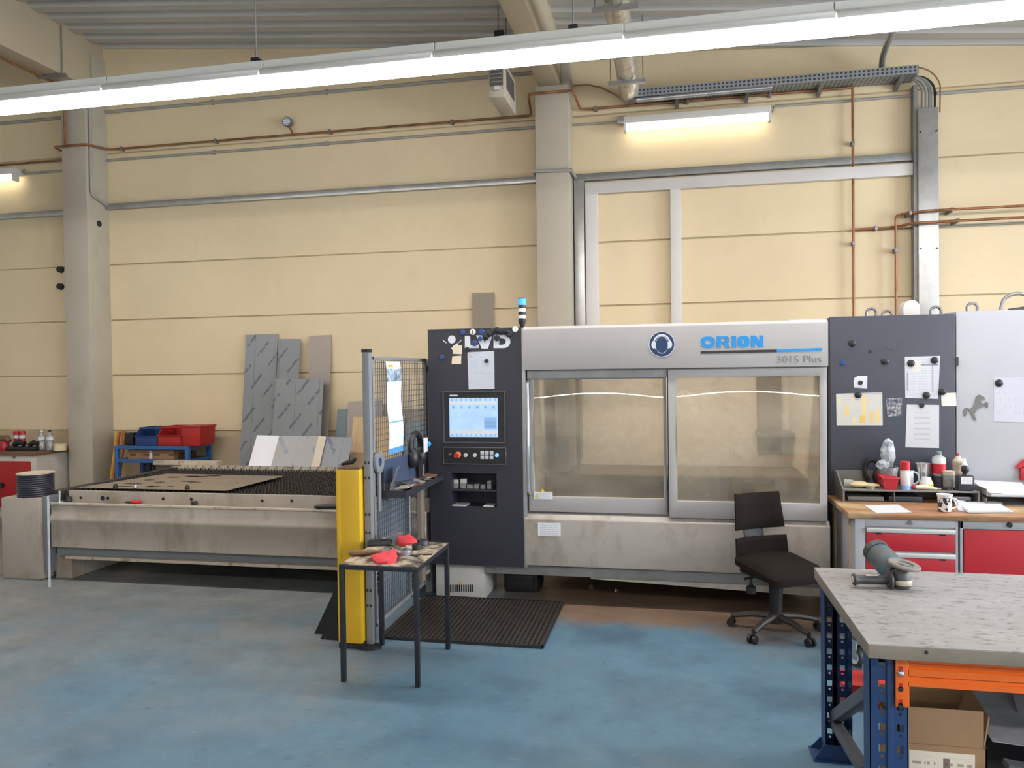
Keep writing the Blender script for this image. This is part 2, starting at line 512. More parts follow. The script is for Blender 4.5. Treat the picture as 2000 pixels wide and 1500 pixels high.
# ---------------------------------------------------------------- back wall of stacked concrete panels
YW = FY1
wall = struct('wall_back', MB().prism([(FX0, 0), (FX1, 0), (FX1, roof_z(FX1) + .25), (FX0, roof_z(FX0) + .25)], 'y', YW + 0.018, YW + 0.2), M['joint'], 'cream wall of wide stacked concrete panels with open joints')
C1 = (-7.83, -7.465); C2 = (-1.516, -1.131)
bays = [(FX0, -7.70), (-7.60, -1.37), (-1.27, FX1)]
levels = [0.0, 0.30, 1.05, 1.80, 2.55, 3.30, 4.05, 4.80, 5.55, 6.30, 7.05]
for (xa, xb) in bays:
    for za, zb in zip(levels, levels[1:]):
        ztop = min(zb - 0.007, roof_z(xa) + 0.2)
        if za + 0.05 > ztop: continue
        zr = min(zb - 0.007, max(za + 0.02, roof_z(xb) + 0.2))
        poly = [(xa + .004, za + .007), (xb - .004, za + .007), (xb - .004, zr), (xa + .004, ztop)]
        part('wall_panel', MB().prism(poly, 'y', YW, YW + 0.05), M['dado'] if zb < 1.2 else M['panel'], wall, bevel=0.005, seg=1)

# ---------------------------------------------------------------- columns and roof beams
def column(xa, xb, zt, label, notch):
    mb = MB().box(xa, xb, 8.80, YW + .03, 0, zt)
    o = struct('column', mb, M['concrete'], label, bevel=0.012)
    part('column_head', MB().box(notch, xb, 8.95, YW + .03, zt - .01, zt + 0.42), M['concrete'], o, bevel=0.008)
    return o
col1 = column(C1[0], C1[1], 5.62, 'beige concrete column behind the left workbench', -7.55)
col2 = column(C2[0], C2[1], 5.05, 'beige concrete column behind the laser machine', -1.235)
struct('roof_beam', MB().box(-7.77, -7.5, FY0, YW + .02, 5.61, roof_z(-7.64) + 0.06), M['beam'], 'concrete roof beam over the left column', bevel=0.015)
struct('roof_beam', MB().box(-1.47, -1.237, FY0, YW + .02, 5.05, roof_z(-1.35) + 0.06), M['beam'], 'concrete roof beam over the column behind the machine', bevel=0.015)
# ---------------------------------------------------------------- lamps
M['tube'] = emat('fluorescent_tube', 'FFF6F2', TUBE_POWER)
M['lamp_body'] = pmat('lamp_housing', 'D8D6D0', 0.5, var=0.03)
def lamp_unit(parent, x0, x1, Y, z, suffix=''):
    """one length of the hanging light line: channel with a trough housing and a slightly domed lit cover"""
    body = [(Y - .115, z + .058), (Y - .112, z + .10), (Y - .055, z + .135), (Y - .05, z + .19), (Y + .05, z + .19), (Y + .055, z + .135), (Y + .112, z + .10), (Y + .115, z + .058)]
    part('lamp_housing', MB().prism(body[::-1], 'x', x0 + .003, x1 - .003), M['lamp_body'], parent, bevel=0.004, seg=1)
    tb = [(Y + .108 * math.sin(R(a)), z + .066 - .066 * math.cos(R(a))) for a in range(-90, 91, 15)] + [(Y + .108, z + .075), (Y - .108, z + .075)]
    part('light_cover' + suffix, MB().prism(tb, 'x', x0 + .002, x1 - .002), M['tube'], parent, smooth=True)
def light_line(Y, z, x0, count, label, wires, suffix=''):
    o = thing('light_line' + suffix, label, 'lamp', (x0 + count * .65, Y, z))
    for k in range(count): lamp_unit(o, x0 + 1.3 * k, x0 + 1.3 * (k + 1), Y, z, suffix)
    for X in wires:
        part('wire_clamp', MB().box(X - .03, X + .03, Y - .03, Y + .03, z + .18, z + .225), M['black'], o)
        part('suspension_wire', MB().cyl((X, Y, z + .22), (X, Y, roof_z(X) + .05), 0.006, 6), M['galvdark'], o)
    return o
light_line(5.22, 3.885, -8.09, 12, 'long hanging line of white fluorescent lamps over the cutting machine', (-5.4, -2.968, -0.63, 2.0, 4.6))
light_line(-1.2, 3.895, -8.09, 12, 'hanging line of fluorescent lamps over the middle of the hall', (-5.4, -2.9, -0.6, 2.0, 4.6), '_offscreen')   # seen mirrored in the machine's panes
light_line(-7.0, 3.895, -8.09, 12, 'hanging line of fluorescent lamps at the far end of the hall', (-5.4, -2.9, -0.6, 2.0, 4.6), '_offscreen')    # seen mirrored in the machine's panes

def wall_lamp(x0, x1, z, label, flex):
    o = thing('wall_lamp', label, 'lamp', ((x0 + x1) / 2, YW, z))
    Y = 9.06
    part('lamp_housing', MB().prism([(Y - .05, z + .09), (YW + .002, z + .09), (YW + .002, z + .175), (Y - .03, z + .175)], 'x', x0 - .03, x1 + .03), M['lamp_body'], o, bevel=.006)
    tb = [(Y + .045 * math.cos(R(a)), z + .055 + .045 * math.sin(R(a))) for a in range(0, 360, 30)]
    part('light_tube', MB().prism(tb, 'x', x0, x1), M['tube_wall'], o, smooth=True)
    part('end_cap', MB().box(x0 - .03, x0, Y - .05, Y + .05, z, z + .10), M['lamp_body'], o)
    part('end_cap', MB().box(x1, x1 + .03, Y - .05, Y + .05, z, z + .10), M['lamp_body'], o)
    return o
M['tube_wall'] = emat('wall_fluorescent_tube', 'FFF3DC', TUBE_POWER * 0.13)
w1 = wall_lamp(-0.49, 1.07, 4.53, 'fluorescent lamp on the wall under the copper pipe', None)
part('lead', MB().tube([(1.09, 9.15, 4.64), (1.13, 9.15, 4.66), (1.15, 9.17, 4.72), (1.20, 9.18, 4.735)], .011, 8), M['conduit'], w1, smooth=True)
part('junction_box', MB().box(-.60, -.50, 9.12, 9.2, 4.66, 4.75), M['galv'], w1, bevel=.006)
WLX = PY(28, 345, 9.06)
w2 = wall_lamp(WLX.x - 1.5, WLX.x, WLX.z - .06, 'fluorescent lamp on the wall left of the concrete column', None)
part('lead', MB().tube([(WLX.x + .02, 9.15, WLX.z + .08), (WLX.x + .08, 9.15, WLX.z + .12), (WLX.x + .10, 9.18, 4.6)], .011, 8), M['conduit'], w2, smooth=True)
# rod hanger and copper pipe at the left roof beam
bh = thing('beam_hanger', 'thin rod hanger with clamp on the side of the left roof beam', 'hanger', (-7.48, 8.5, 5.6))
part('hanger_rod', MB().cyl((-7.48, 8.45, 5.60), (-7.48, 8.45, roof_z(-7.48)), .007, 6), M['galvdark'], bh)
part('hanger_bar', MB().box(-7.85, -7.42, 8.43, 8.47, 5.575, 5.605), M['galvdark'], bh)
solo('beam_pipe', MB().cyl((-7.80, -6, 5.60), (-7.80, 8.72, 5.60), .018, 10), M['copper'], 'copper pipe running along the foot of the left roof beam', 'pipe', smooth=True)

# ---------------------------------------------------------------- steel trunking and conduits on the back wall
def trunk(x0, x1, z0a, z0b, h, label, d=0.07, mat='galv'):
    mb = MB()
    mb.add([(x0, YW - d, z0a), (x1, YW - d, z0b), (x1, YW + .004, z0b), (x0, YW + .004, z0a), (x0, YW - d, z0a + h), (x1, YW - d, z0b + h), (x1, YW + .004, z0b + h), (x0, YW + .004, z0a + h)],
           [(3, 2, 1, 0), (4, 5, 6, 7), (0, 1, 5, 4), (1, 2, 6, 5), (2, 3, 7, 6), (3, 0, 4, 7)])
    return solo('cable_trunking', mb, M[mat], label, 'cable trunking', bevel=.006)
trunk(-7.46, -1.52, 4.04, 4.04, 0.075, 'galvanised cable trunking along the cream wall between the two columns')
trunk(-13.4, -7.84, 4.00, 4.00, 0.075, 'galvanised cable trunking on the wall left of the left column')
trunk(-1.12, 2.60, 4.02, 4.02, 0.085, 'galvanised cable trunking above the white wall frame', mat='galvdark')
solo('trunking_bridge', MB().tube([(-1.54, 9.17, 4.08), (-1.54, 8.78, 4.08), (-1.10, 8.78, 4.07), (-1.10, 9.17, 4.07)], .022, 8), M['conduit'], 'grey conduit bent around the column behind the machine', 'conduit', smooth=True)
def rod_line(x0, x1, z, r, label, n=8):
    mb = MB().tube([(x0, YW - .018, z), ((x0 + x1) / 2, YW - .02, z - .004), (x1, YW - .018, z)], r, n)
    for k in range(1, int((x1 - x0) / 1.6)):
        X = x0 + 1.6 * k; mb.box(X - .02, X + .02, YW - .035, YW + .002, z - r - .008, z + r + .008)
    return solo('wall_conduit', mb, M['conduit'], label, 'conduit', smooth=True)
rod_line(-7.46, -1.52, 4.71, .018, 'lower grey conduit running below the copper pipe between the columns')
rod_line(-7.46, -1.52, 5.36, .022, 'upper grey conduit running above the copper pipe between the columns')
rod_line(-13.3, -7.84, 4.62, .016, 'lower grey conduit on the wall left of the left column')
rod_line(-13.3, -7.84, 5.34, .022, 'upper grey conduit on the wall left of the left column')
rod_line(-1.12, -0.55, 4.70, .014, 'short grey conduit between column and wall lamp junction box')
rod_line(1.18, 2.60, 4.735, .016, 'grey conduit between wall lamp and the vertical steel duct')
rod_line(2.83, 7.9, 4.735, .02, 'grey conduit on the wall right of the vertical steel duct')
rod_line(2.83, 7.9, 3.30, .012, 'thin grey conduit in the joint right of the vertical steel duct')
# conduit down the left column
solo('column_conduit', MB().tube([(-7.44, 8.86, 5.5), (-7.44, 8.86, 4.22), (-7.44, 8.89, 4.17), (-7.44, 9.12, 4.10), (-7.40, 9.16, 4.09)], .02, 8), M['conduit'], 'grey conduit running down the side of the left column', 'conduit', smooth=True)

# vertical galvanised duct with cables entering its top
vd = thing('vertical_cable_duct', 'wide galvanised vertical duct on the wall right of the white frame', 'cable duct', (2.71, YW, 1.9))
part('duct_body', MB().box(2.61, 2.81, 9.06, YW + .004, 1.0, 4.555), M['galv'], vd, bevel=.006)
part('duct_back', MB().box(2.575, 2.615, 9.10, YW + .004, 1.0, 4.82), M['galvdark'], vd)
for zz in (4.30, 3.05, 2.2):
    for xx in (2.63, 2.79): part('screw', MB().cyl((xx, 9.062, zz), (xx, 9.05, zz), .009, 8), M['black'], vd)
for k, (xs, xe, r, m) in enumerate(((2.50, 2.66, .013, 'galvdark'), (2.53, 2.70, .016, 'conduit'), (2.56, 2.73, .013, 'galvdark'), (2.57, 2.755, .012, 'conduit'), (2.57, 2.785, .012, 'black'))):
    a = xe - .19
    pts = [(xs - .45, 9.08, 4.905), (a - .02, 9.08, 4.905)] + arc((a, 9.09, 4.905 - .19), .19, 90, 0, 7) + [(xe, 9.10, 4.45)]
    solo('duct_cable', MB().tube(pts, r, 8), M[m], ['thick grey cable', 'pale grey cable', 'dark grey cable', 'thin pale cable', 'thin black cable'][k] + ' bending from tray end into the vertical duct', 'cable', 'cables at the duct', smooth=True)
solo('duct_cable', MB().tube([(2.45, 9.05, 4.95)] + arc((2.56, 9.05, 4.72), .27, 100, 10, 8) + [(2.83, 9.08, 4.5)], .008, 8), M['copper'], 'thin copper coloured cable arching over the vertical duct', 'cable', smooth=True)
# narrow trunking drop beside the column behind the machine
solo('trunking_drop', MB().box(-1.115, -.995, 9.12, YW + .004, 1.0, 4.03), M['galv'], 'narrow galvanised trunking drop between column and white frame', 'cable trunking', bevel=.006)

# white frame fixed to the wall
wf = thing('white_wall_frame', 'large white painted frame fixed to the wall above the machine', 'frame', (.8, YW, 1.0))
part('top_rail', MB().box(-.985, 2.575, 9.115, YW + .004, 3.86, 3.99), M['white'], wf, bevel=.006)
part('stile', MB().box(-.985, -.84, 9.12, YW + .004, 1.0, 3.865), M['white'], wf, bevel=.006)
part('mullion', MB().box(-.005, .118, 9.12, YW + .004, 1.0, 3.865), M['white'], wf, bevel=.006)

# ---------------------------------------------------------------- copper pipes
def pipe(name, pts, label, r=.014, clips=(), gauge=None):
    o = thing(name, label, 'pipe', pts[0])
    # round the corners
    P = [Vector(p) for p in pts]; out = [P[0]]
    for a, b, c in zip(P, P[1:], P[2:]):
        d1 = (a - b); d2 = (c - b); k = min(.05, d1.length * .4, d2.length * .4)
        p1 = b + d1.normalized() * k; p2 = b + d2.normalized() * k
        out += [p1, p1 * .25 + b * .5 + p2 * .25, p2]
    out.append(P[-1])
    part('pipe_run', MB().tube(out, r, 10), M['copper'], o, smooth=True)
    for c in clips:
        c = Vector(c)
        part('pipe_clip', MB().box(c.x - .014, c.x + .014, c.y - .024, YW + .003, c.z - .024, c.z + .024), M['steel'], o, bevel=.004)
    return o
YP = 9.14
pipe('copper_pipe', [(-13.3, YP, 4.75), (-7.87, YP, 4.75), (-7.90, 8.74, 4.80), (-7.40, 8.74, 4.80), (-7.38, YP, 4.84), (-1.62, YP, 4.84), (-1.58, 8.74, 4.95), (-1.07, 8.74, 4.95), (-1.03, YP, 4.86), (1.95, YP, 4.86), (1.97, YP, 4.86), (1.97, YP, 1.9)],
     'long copper pipe along the wall bent round both columns and down behind the dark cabinet', clips=[(x, YP, 4.84) for x in (-7.2, -5.8, -4.2, -2.6)] + [(x, YP, 4.86) for x in (-.85, .2, 1.1)] + [(1.97, YP, z) for z in (4.25, 3.15, 2.3)] + [(-9.5, YP, 4.75)])
pipe('copper_pipe', [(-7.72, 8.74, 5.55), (-7.72, 8.74, 4.80)], 'short copper riser on the front of the left column')
p2 = PY(1760, 420, YP); p3 = PY(1748, 420, YP)
pipe('copper_pipe', [(p3.x, YP - .03, 1.9), (p3.x, YP - .03, p2.z), (2.7, YP - .12, p2.z + .01), (7.9, YP - .12, p2.z + .02)], 'upper copper pipe leaving to the right past the vertical duct', clips=[(p3.x, YP - .03, 3.05), (2.52, YP - .1, p2.z), (2.93, YP - .1, p2.z + .01)])
pipe('copper_pipe', [(1.97, YP, 3.30), (2.4, YP, 3.31), (2.55, YP - .14, 3.32), (7.9, YP - .14, 3.34)], 'lower copper pipe branching right from the long vertical pipe', clips=[(2.2, YP, 3.305), (2.98, YP - .12, 3.325)])
pipe('copper_pipe', [(-1.17, 9.1, 5.38), (-1.17, 9.1, 5.15)], 'short copper stub beside the beam end', r=.016)
solo('copper_wire', MB().tube([(-1.12, 9.15, 5.15), (-.95, 9.15, 5.15), (-.78, 9.15, 5.10), (-.62, 9.15, 5.0), (-.46, 9.15, 4.88)], .009, 8), M['copper'], 'thin copper line arching from the column to the silver duct', 'pipe', smooth=True)
g = thing('pressure_gauge', 'small round pressure gauge standing on the copper pipe', 'gauge', (-4.75, YP, 4.85))
M['gauge'] = print_mat('gauge_dial', 'D9DDE2', '3A5E9A', rows=3, density=.6)
part('stem', MB().tube([(-4.71, YP, 4.85), (-4.73, YP, 4.90), (-4.76, YP - .01, 4.95)], .012, 8), M['copper'], g, smooth=True)
part('case', MB().cyl((-4.77, YP + .015, 5.0), (-4.77, YP - .04, 5.0), .062, 20), M['steel'], g, smooth=True)
part('dial', MB().cyl((-4.77, YP - .041, 5.0), (-4.77, YP - .043, 5.0), .05, 20), M['gauge'], g)

# ---------------------------------------------------------------- cable tray, brackets and pipe under it
def tray_material():
    t = NT('perforated_tray')
    x, y, z = t.sep(t.pos())
    fx = t.math('FRACT', t.math('MULTIPLY', x, 22.0)); fz = t.math('FRACT', t.math('MULTIPLY', t.math('ADD', z, y), 26.0))
    hole = t.math('MULTIPLY', t.math('GREATER_THAN', fx, 0.45), t.math('GREATER_THAN', fz, 0.45))
    t.color(t.mix(hole, lin('9CA2A6'), lin('4A4E52')))
    t.b.inputs['Metallic'].default_value = 0.6; t.b.inputs['Roughness'].default_value = 0.4
    return t.m
M['tray'] = tray_material()
ct = thing('cable_tray', 'perforated galvanised cable tray under the roof along the wall', 'cable tray', (1.1, 9.03, 4.87))
x0, x1 = -.40, 2.57
part('tray_base', MB().box(x0, x1, 8.90, 9.16, 4.872, 4.88), M['tray'], ct)
part('tray_side', MB().box(x0, x1, 8.895, 8.90, 4.872, 4.962), M['tray'], ct)
part('tray_side', MB().box(x0, x1, 9.16, 9.165, 4.872, 4.962), M['tray'], ct)
for X in (.08, .85, 1.62, 2.42):
    part('tray_bracket', MB().prism([(8.93, 4.868), (YW + .003, 4.80), (YW + .003, 4.872), (8.93, 4.872)], 'x', X - .02, X + .02), M['galvdark'], ct)
solo('tray_conduit', MB().tube([(-.37, 8.93, 4.845), (1.05, 8.93, 4.86), (1.1, 8.93, 4.865)], .028, 10), M['galv'], 'galvanised pipe fixed below the left half of the cable tray', 'conduit', smooth=True)
solo('roof_conduit', MB().tube([PY(1722, 132, 9.05), PY(1724, 112, 8.95), PY(1731, 90, 8.8), PY(1742, 68, 8.6), PY(1752, 48, 8.45), PY(1760, 36, 8.35), PY(1772, 20, 8.25)], .033, 10), M['galv'], 'grey conduit curving from the cable tray up to the roof', 'conduit', smooth=True)

# ---------------------------------------------------------------- silver flexible duct with trapeze hangers
M['flex'] = pmat('crumpled_aluminium', 'C4C0B8', 0.3, metal=0.8, var=0.2, vscale=14, bump=0.5, bscale=45)
fd = thing('ventilation_duct', 'ribbed silver ventilation duct hanging below the roof beside the beam', 'duct', (-.44, 7, 4.9))
rings = []; rad = []
yy = 9.0; k = 0
while yy > 1.5:
    rings.append((-.445, yy, 4.965)); rad.append(.105 + (.007 if k % 2 else -.004)); yy -= .035; k += 1
part('duct_hose', MB().tube(rings, rad, 18), M['flex'], fd)
part('duct_end', MB().tube([(-.445, 9.06, 4.95), (-.445, 9.0, 4.965)], .112, 18), M['galv'], fd, smooth=True)
def hanger(Y):
    part('hanger_bar', MB().box(-.64, -.25, Y - .022, Y + .022, 4.83, 4.865), M['galvdark'], fd)
    for X in (-.615, -.275): part('hanger_rod', MB().cyl((X, Y, 4.84), (X, Y, roof_z(X) + .05), .006, 6), M['galvdark'], fd)
for Y in (8.36, 6.62, 4.9): hanger(Y)
part('hanger_bar', MB().box(-.66, -.26, 7.62, 7.66, 4.83, 4.86), M['galvdark'], fd)

# ---------------------------------------------------------------- unit heater hung next to the beam
M['heater'] = pmat('heater_casing', 'B5AB9A', 0.5, var=0.06)
M['grille'] = pmat('heater_grille', '5C5A57', 0.5, metal=.3, var=0.2)
uh = thing('unit_heater', 'beige unit heater hanging from the roof left of the column', 'heater', (-1.78, 8.3, 4.68))
part('casing', MB().box(-1.87, -1.70, 8.0, 8.62, 4.68, 5.07), M['heater'], uh, bevel=.015)
part('front_grille', MB().box(-1.855, -1.715, 7.985, 8.0, 4.80, 5.05), M['grille'], uh)
for zz in (4.83, 4.87, 4.91, 4.95, 4.99): part('fin', MB().box(-1.85, -1.72, 7.975, 7.99, zz, zz + .012), M['galv'], uh)
part('side_grille', MB().box(-1.701, -1.694, 8.1, 8.5, 4.80, 5.0), M['grille'], uh)
part('valve', MB().box(-1.80, -1.75, 7.95, 7.99, 4.745, 4.785), M['white'], uh)
for Y in (8.1, 8.5): part('hanging_chain', MB().cyl((-1.78, Y, 5.06), (-1.78, Y, roof_z(-1.78) + .04), .008, 6), M['galvdark'], uh)
for zz in (5.35, 5.18): part('hanger_clamp', MB().box(-1.82, -1.72, 8.07, 8.13, zz, zz + .06), M['black'], uh)

# ---------------------------------------------------------------- small wall things
for k, py in enumerate((527, 560)):
    c = PY(120, py, YW)
    solo('wall_plug', MB().cyl((c.x, YW + .004, c.z), (c.x, YW - .05, c.z), .048, 16, r2=.04), M['black'], ['upper', 'lower'][k] + ' black round plug in the wall beside the left column', 'plug', smooth=True)
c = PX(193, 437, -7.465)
solo('column_hole_disc', MB().cyl((-7.462, c.y, c.z), (-7.452, c.y, c.z), .04, 14), M['black'], 'black disc painted for the round insert in the side of the left column', 'cavity')  # black disc paints the dark inside of a hole
sb = thing('corner_bracket', 'pale bracket with dark clip on the wall beside the left column', 'bracket', (-8.0, YW, 1.1))
part('plate', MB().box(-8.06, -7.86, 9.16, YW + .003, 1.05, 1.19), M['white'], sb)
part('clip', MB().prism([(-8.12, 1.08), (-8.02, 1.06), (-8.02, 1.16)], 'y', 9.12, 9.17), M['black'], sb)
# ---------------------------------------------------------------- laser cutting machine: enclosure
M['mgrey'] = pmat('machine_light_grey', 'A5A2A0', 0.45, var=0.04, vscale=1.5)
M['mdirty'] = pmat('machine_light_grey_soiled', 'A8A299', 0.5, var=0.08, vscale=1.6, col2='7F7260', c2scale=2.4, c2lo=.50, c2hi=.74, stretch=(1, 1, .6))
M['mdark'] = pmat('machine_anthracite', '2A2A33', 0.42, var=0.05, vscale=2)
M['mdark2'] = pmat('cabinet_anthracite', '3B3E49', 0.42, var=0.05, vscale=2)
M['seal'] = pmat('gap_rubber', '17171A', 0.7, var=0.1)
M['inner'] = pmat('machine_inside_beige', 'E2D8C6', 0.5, var=0.06, vscale=1.2, col2='B3A183', c2scale=1.3, c2lo=.55, c2hi=.85)
M['innerdark'] = pmat('machine_inside_brown', '7A6C5A', 0.55, var=0.15, vscale=3)
M['pane'] = glass_mat('door_acrylic', 'F3EBDC', 0.10, 0.012, haze='C8BCA6', haze_amt=0.30)
M['blue_print'] = pmat('bright_blue_print', '1E86C8', 0.5, var=0.02)
M['black_print'] = pmat('black_print', '232427', 0.5, var=0.02)
M['grey_print'] = pmat('grey_print', '76787C', 0.5, var=0.02)
M['sign_blue'] = pmat('sign_blue', '143258', 0.45, var=0.03)
M['sign_white'] = pmat('sign_white', 'CBD0D4', 0.5, var=0.02)
M['yellow_print'] = pmat('warning_yellow', 'E6B81E', 0.5, var=0.03)
M['label'] = print_mat('machine_label_print', 'D6D9DC', '8D97A6', rows=7, density=.62, margin=.08)
M['redplastic'] = pmat('red_plastic', 'B3202C', 0.4, var=0.08)

YH, YL = 5.77, 5.80                 # front of the header and of the lower panel
EX0, EX1 = -1.108, 1.075            # left and right end of the enclosure
enc = thing('laser_enclosure', 'light grey laser cutting enclosure with two sliding window doors', 'machine', (0, 6.7, 0))
# header: box with a slanted upper front
part('header', MB().prism([(YH, 1.80), (YH + .30, 1.80), (YH + .30, 2.13), (YH + .02, 2.13), (YH, 2.11)][::-1], 'x', EX0, EX1), M['mgrey'], enc, bevel=.006)
part('header_soffit', MB().box(EX0 + .02, EX1, YH + .05, YH + .32, 1.735, 1.80), M['galvdark'], enc)
part('lower_panel', MB().prism([(YL, .305), (YL + .05, .29), (YL + .05, .695), (YL + .03, .695), (YL, .66)][::-1], 'x', EX0 - .01, EX1 + .012), M['mdirty'], enc, bevel=.006)
part('door_track', MB().box(EX0, EX1, YL + .03, YL + .20, .66, .70), M['galvdark'], enc)
part('base_beam', MB().box(-1.45, EX1 + .01, YL + .06, YL + .20, .215, .284), M['galvdark'], enc)
part('drip_ledge', MB().prism([(-.62, .21), (EX1, .15), (EX1, .215), (-.62, .215)], 'y', YL + .03, YL + .09), M['mdirty'], enc)
part('back_wall', MB().box(EX0, EX1 + .02, 7.62, 7.66, .30, 2.10), M['inner'], enc)
part('side_wall', MB().box(EX0, EX0 + .03, YH + .30, 7.62, .30, 2.10), M['inner'], enc)
part('side_wall', MB().box(EX1 - .01, EX1 + .02, YH + .30, 7.62, .30, 2.10), M['inner'], enc)
part('rear_light_stop', MB().box(EX0, EX1, 7.5, 7.6, 0, .30), M['innerdark'], enc)  # added panel: keeps light from behind out of the space under the machine
part('inside_floor', MB().box(EX0 + .03, EX1 - .01, YL + .22, 7.62, .30, .36), M['innerdark'], enc)
part('machine_bed', MB().box(EX0 + .03, EX1 - .01, 6.55, 7.3, .36, .90), M['innerdark'], enc, bevel=.01)
part('gantry_beam', MB().box(-.98, -.86, 6.5, 7.5, .93, 1.78), M['galvdark'], enc, bevel=.01)
part('gantry_rail', MB().box(-.80, -.77, 6.5, 6.54, .93, 1.78), M['innerdark'], enc)
part('rear_opening', MB().box(.78, 1.0, 7.60, 7.625, .98, 1.75), M['innerdark'], enc)
part('rear_shelf', MB().box(.76, 1.06, 7.2, 7.6, 1.18, 1.21), M['steel'], enc)
for X, h in ((-.05, .05), (.42, .07), (.60, .05), (.83, .06)):
    part('clamp_block', MB().box(X - .05, X + .05, 6.42, 6.56, .80, .80 + h * 1.6), M['mdark'], enc, bevel=.01)

def bowed_pane(x0, x1, z0, z1, Y, bulge=.036, n=14):
    vs, fs = [], []
    for j in range(n + 1):
        for i in range(n + 1):
            u, v = i / n * 2 - 1, j / n * 2 - 1
            vs.append((x0 + (x1 - x0) * i / n, Y - bulge * (1 - v * v) * (.86 + .16 * u * u), z0 + (z1 - z0) * j / n))
    for j in range(n):
        for i in range(n):
            a = j * (n + 1) + i; fs.append((a, a + 1, a + n + 2, a + n + 1))
    return MB().add(vs, fs)
def sliding_door(x0, x1, z0, z1, g, Y, stile_bright):
    """frame with a slightly bowed clear pane"""
    gx0, gx1, gz0, gz1 = g
    d = part('sliding_door', MB().ring(rect(x0, x1, z0, z1), rect(gx0, gx1, gz0, gz1), 'y', Y, Y + .035), M['mgrey'], enc, bevel=.004)
    p = part('pane', bowed_pane(gx0, gx1, gz0, gz1, Y + .03), M['pane'], d, smooth=True)
    return d
dl = sliding_door(-1.09, -.045, .712, 1.755, (-1.045, -.068, .828, 1.727), 5.845, False)
part('door_handle', MB().tube([(-1.075, 5.84, .84), (-1.085, 5.80, .87), (-1.085, 5.80, 1.70), (-1.075, 5.84, 1.73)], .013, 8), M['chrome'], dl, smooth=True)
dr = sliding_door(-.034, 1.07, .698, 1.79, (.030, 1.02, .822, 1.732), 5.80, True)
part('door_seal', MB().box(-.038, -.030, 5.80, 5.85, .70, 1.79), M['seal'], enc)
# marks on the header
def H(px, py): return PY(px, py, YH)
def wide_letters(parent, name, spec, Y, mat):
    for nm, mb in spec: part(nm, mb, mat, parent)
YT = YH - .003
def fat_O(x0, x1, z0, z1, w):
    cx, cz, rx, rz = (x0 + x1) / 2, (z0 + z1) / 2, (x1 - x0) / 2, (z1 - z0) / 2
    def sup(a, b):
        out = []
        for i in range(28):
            t = 2 * math.pi * i / 28; c, s = math.cos(t), math.sin(t)
            out.append((cx + a * math.copysign(abs(c) ** .7, c), cz + b * math.copysign(abs(s) ** .7, s)))
        return out
    return MB().ring(sup(rx, rz), sup(rx - w, rz - w * .8), 'y', YT, YH + .001)
def letters_orion():
    a, b = H(1369, 680), H(1491, 655)
    x0, x1, z0, z1 = a.x, b.x, a.z, b.z
    W = (x1 - x0); u = W / 122.0; w = 9 * u
    def X(p): return x0 + (p - 1369) * u
    part('letter', fat_O(X(1369), X(1397), z0, z1, w), M['blue_print'], enc)
    hh = z1 - z0
    # R
    r = MB().prism(rect(X(1400), X(1408.5), z0, z1), 'y', YT, YH + .001)
    r.ring([(X(1404), z0 + hh * .38), (X(1420), z0 + hh * .38), (X(1425), z0 + hh * .50), (X(1425), z0 + hh * .86), (X(1420), z1), (X(1404), z1)],
           [(X(1407), z0 + hh * .56), (X(1416), z0 + hh * .56), (X(1417), z0 + hh * .60), (X(1417), z0 + hh * .78), (X(1416), z0 + hh * .82), (X(1407), z0 + hh * .82)], 'y', YT - .0004, YH + .001)
    r.prism([(X(1417), z0), (X(1427), z0), (X(1421), z0 + hh * .45), (X(1412), z0 + hh * .45)], 'y', YT - .0008, YH + .001)
    part('letter', r, M['blue_print'], enc)
    part('letter', MB().prism(rect(X(1430), X(1438.5), z0, z1), 'y', YT, YH + .001), M['blue_print'], enc)
    part('letter', fat_O(X(1441), X(1464), z0, z1, w), M['blue_print'], enc)
    nn = MB().prism(rect(X(1467), X(1474.5), z0, z1), 'y', YT, YH + .001).prism(rect(X(1483.5), X(1491), z0, z1), 'y', YT, YH + .001)
    nn.prism([(X(1467), z1), (X(1481.5), z0), (X(1491), z0), (X(1476.5), z1)], 'y', YT - .0004, YH + .001)
    part('letter', nn, M['blue_print'], enc)
letters_orion()
a, b, c = H(1369, 688), H(1517, 685), H(1605, 682)
part('stripe', MB().prism([(a.x, a.z - .011), (b.x, b.z - .011), (b.x, b.z + .009), (a.x, a.z + .009)], 'y', YT, YH + .001), M['black_print'], enc)
part('stripe', MB().prism([(b.x, b.z - .011), (c.x, c.z - .011), (c.x, c.z + .009), (b.x, b.z + .009)], 'y', YT, YH + .001), M['blue_print'], enc)
a, b = H(1517, 709), H(1604, 694)
lettering('model_lettering', '3015 Plus', a.x, b.x, a.z, b.z, YT, M['grey_print'], enc)
# round ear protection sign
c = H(1292.5, 672.5); r = .094
part('sign_disc', MB().prism(circ(c.x, c.z, r, 36), 'y', YT, YH + .001), M['sign_blue'], enc)
sg = MB().ring(circ(c.x, c.z, r * 1.0, 36), circ(c.x, c.z, r * .955, 36), 'y', YT - .001, YT)
part('sign_rim', sg, M['sign_white'], enc)
sg = MB().prism(circ(c.x, c.z - .004, r * .50, 28, r * .68), 'y', YT - .001, YT)
sg.ring(circ(c.x, c.z + r * .10, r * .66, 28, r * .70), circ(c.x, c.z + r * .06, r * .56, 28, r * .60), 'y', YT - .001, YT)
for s in (-1, 1): sg.prism(circ(c.x + s * r * .62, c.z - r * .02, r * .17, 16, r * .30), 'y', YT - .0012, YT)
part('sign_headset', sg, M['sign_white'], enc)
part('sign_head', MB().prism(circ(c.x, c.z - .003, r * .46, 28, r * .64), 'y', YT - .002, YT), M['sign_blue'], enc)
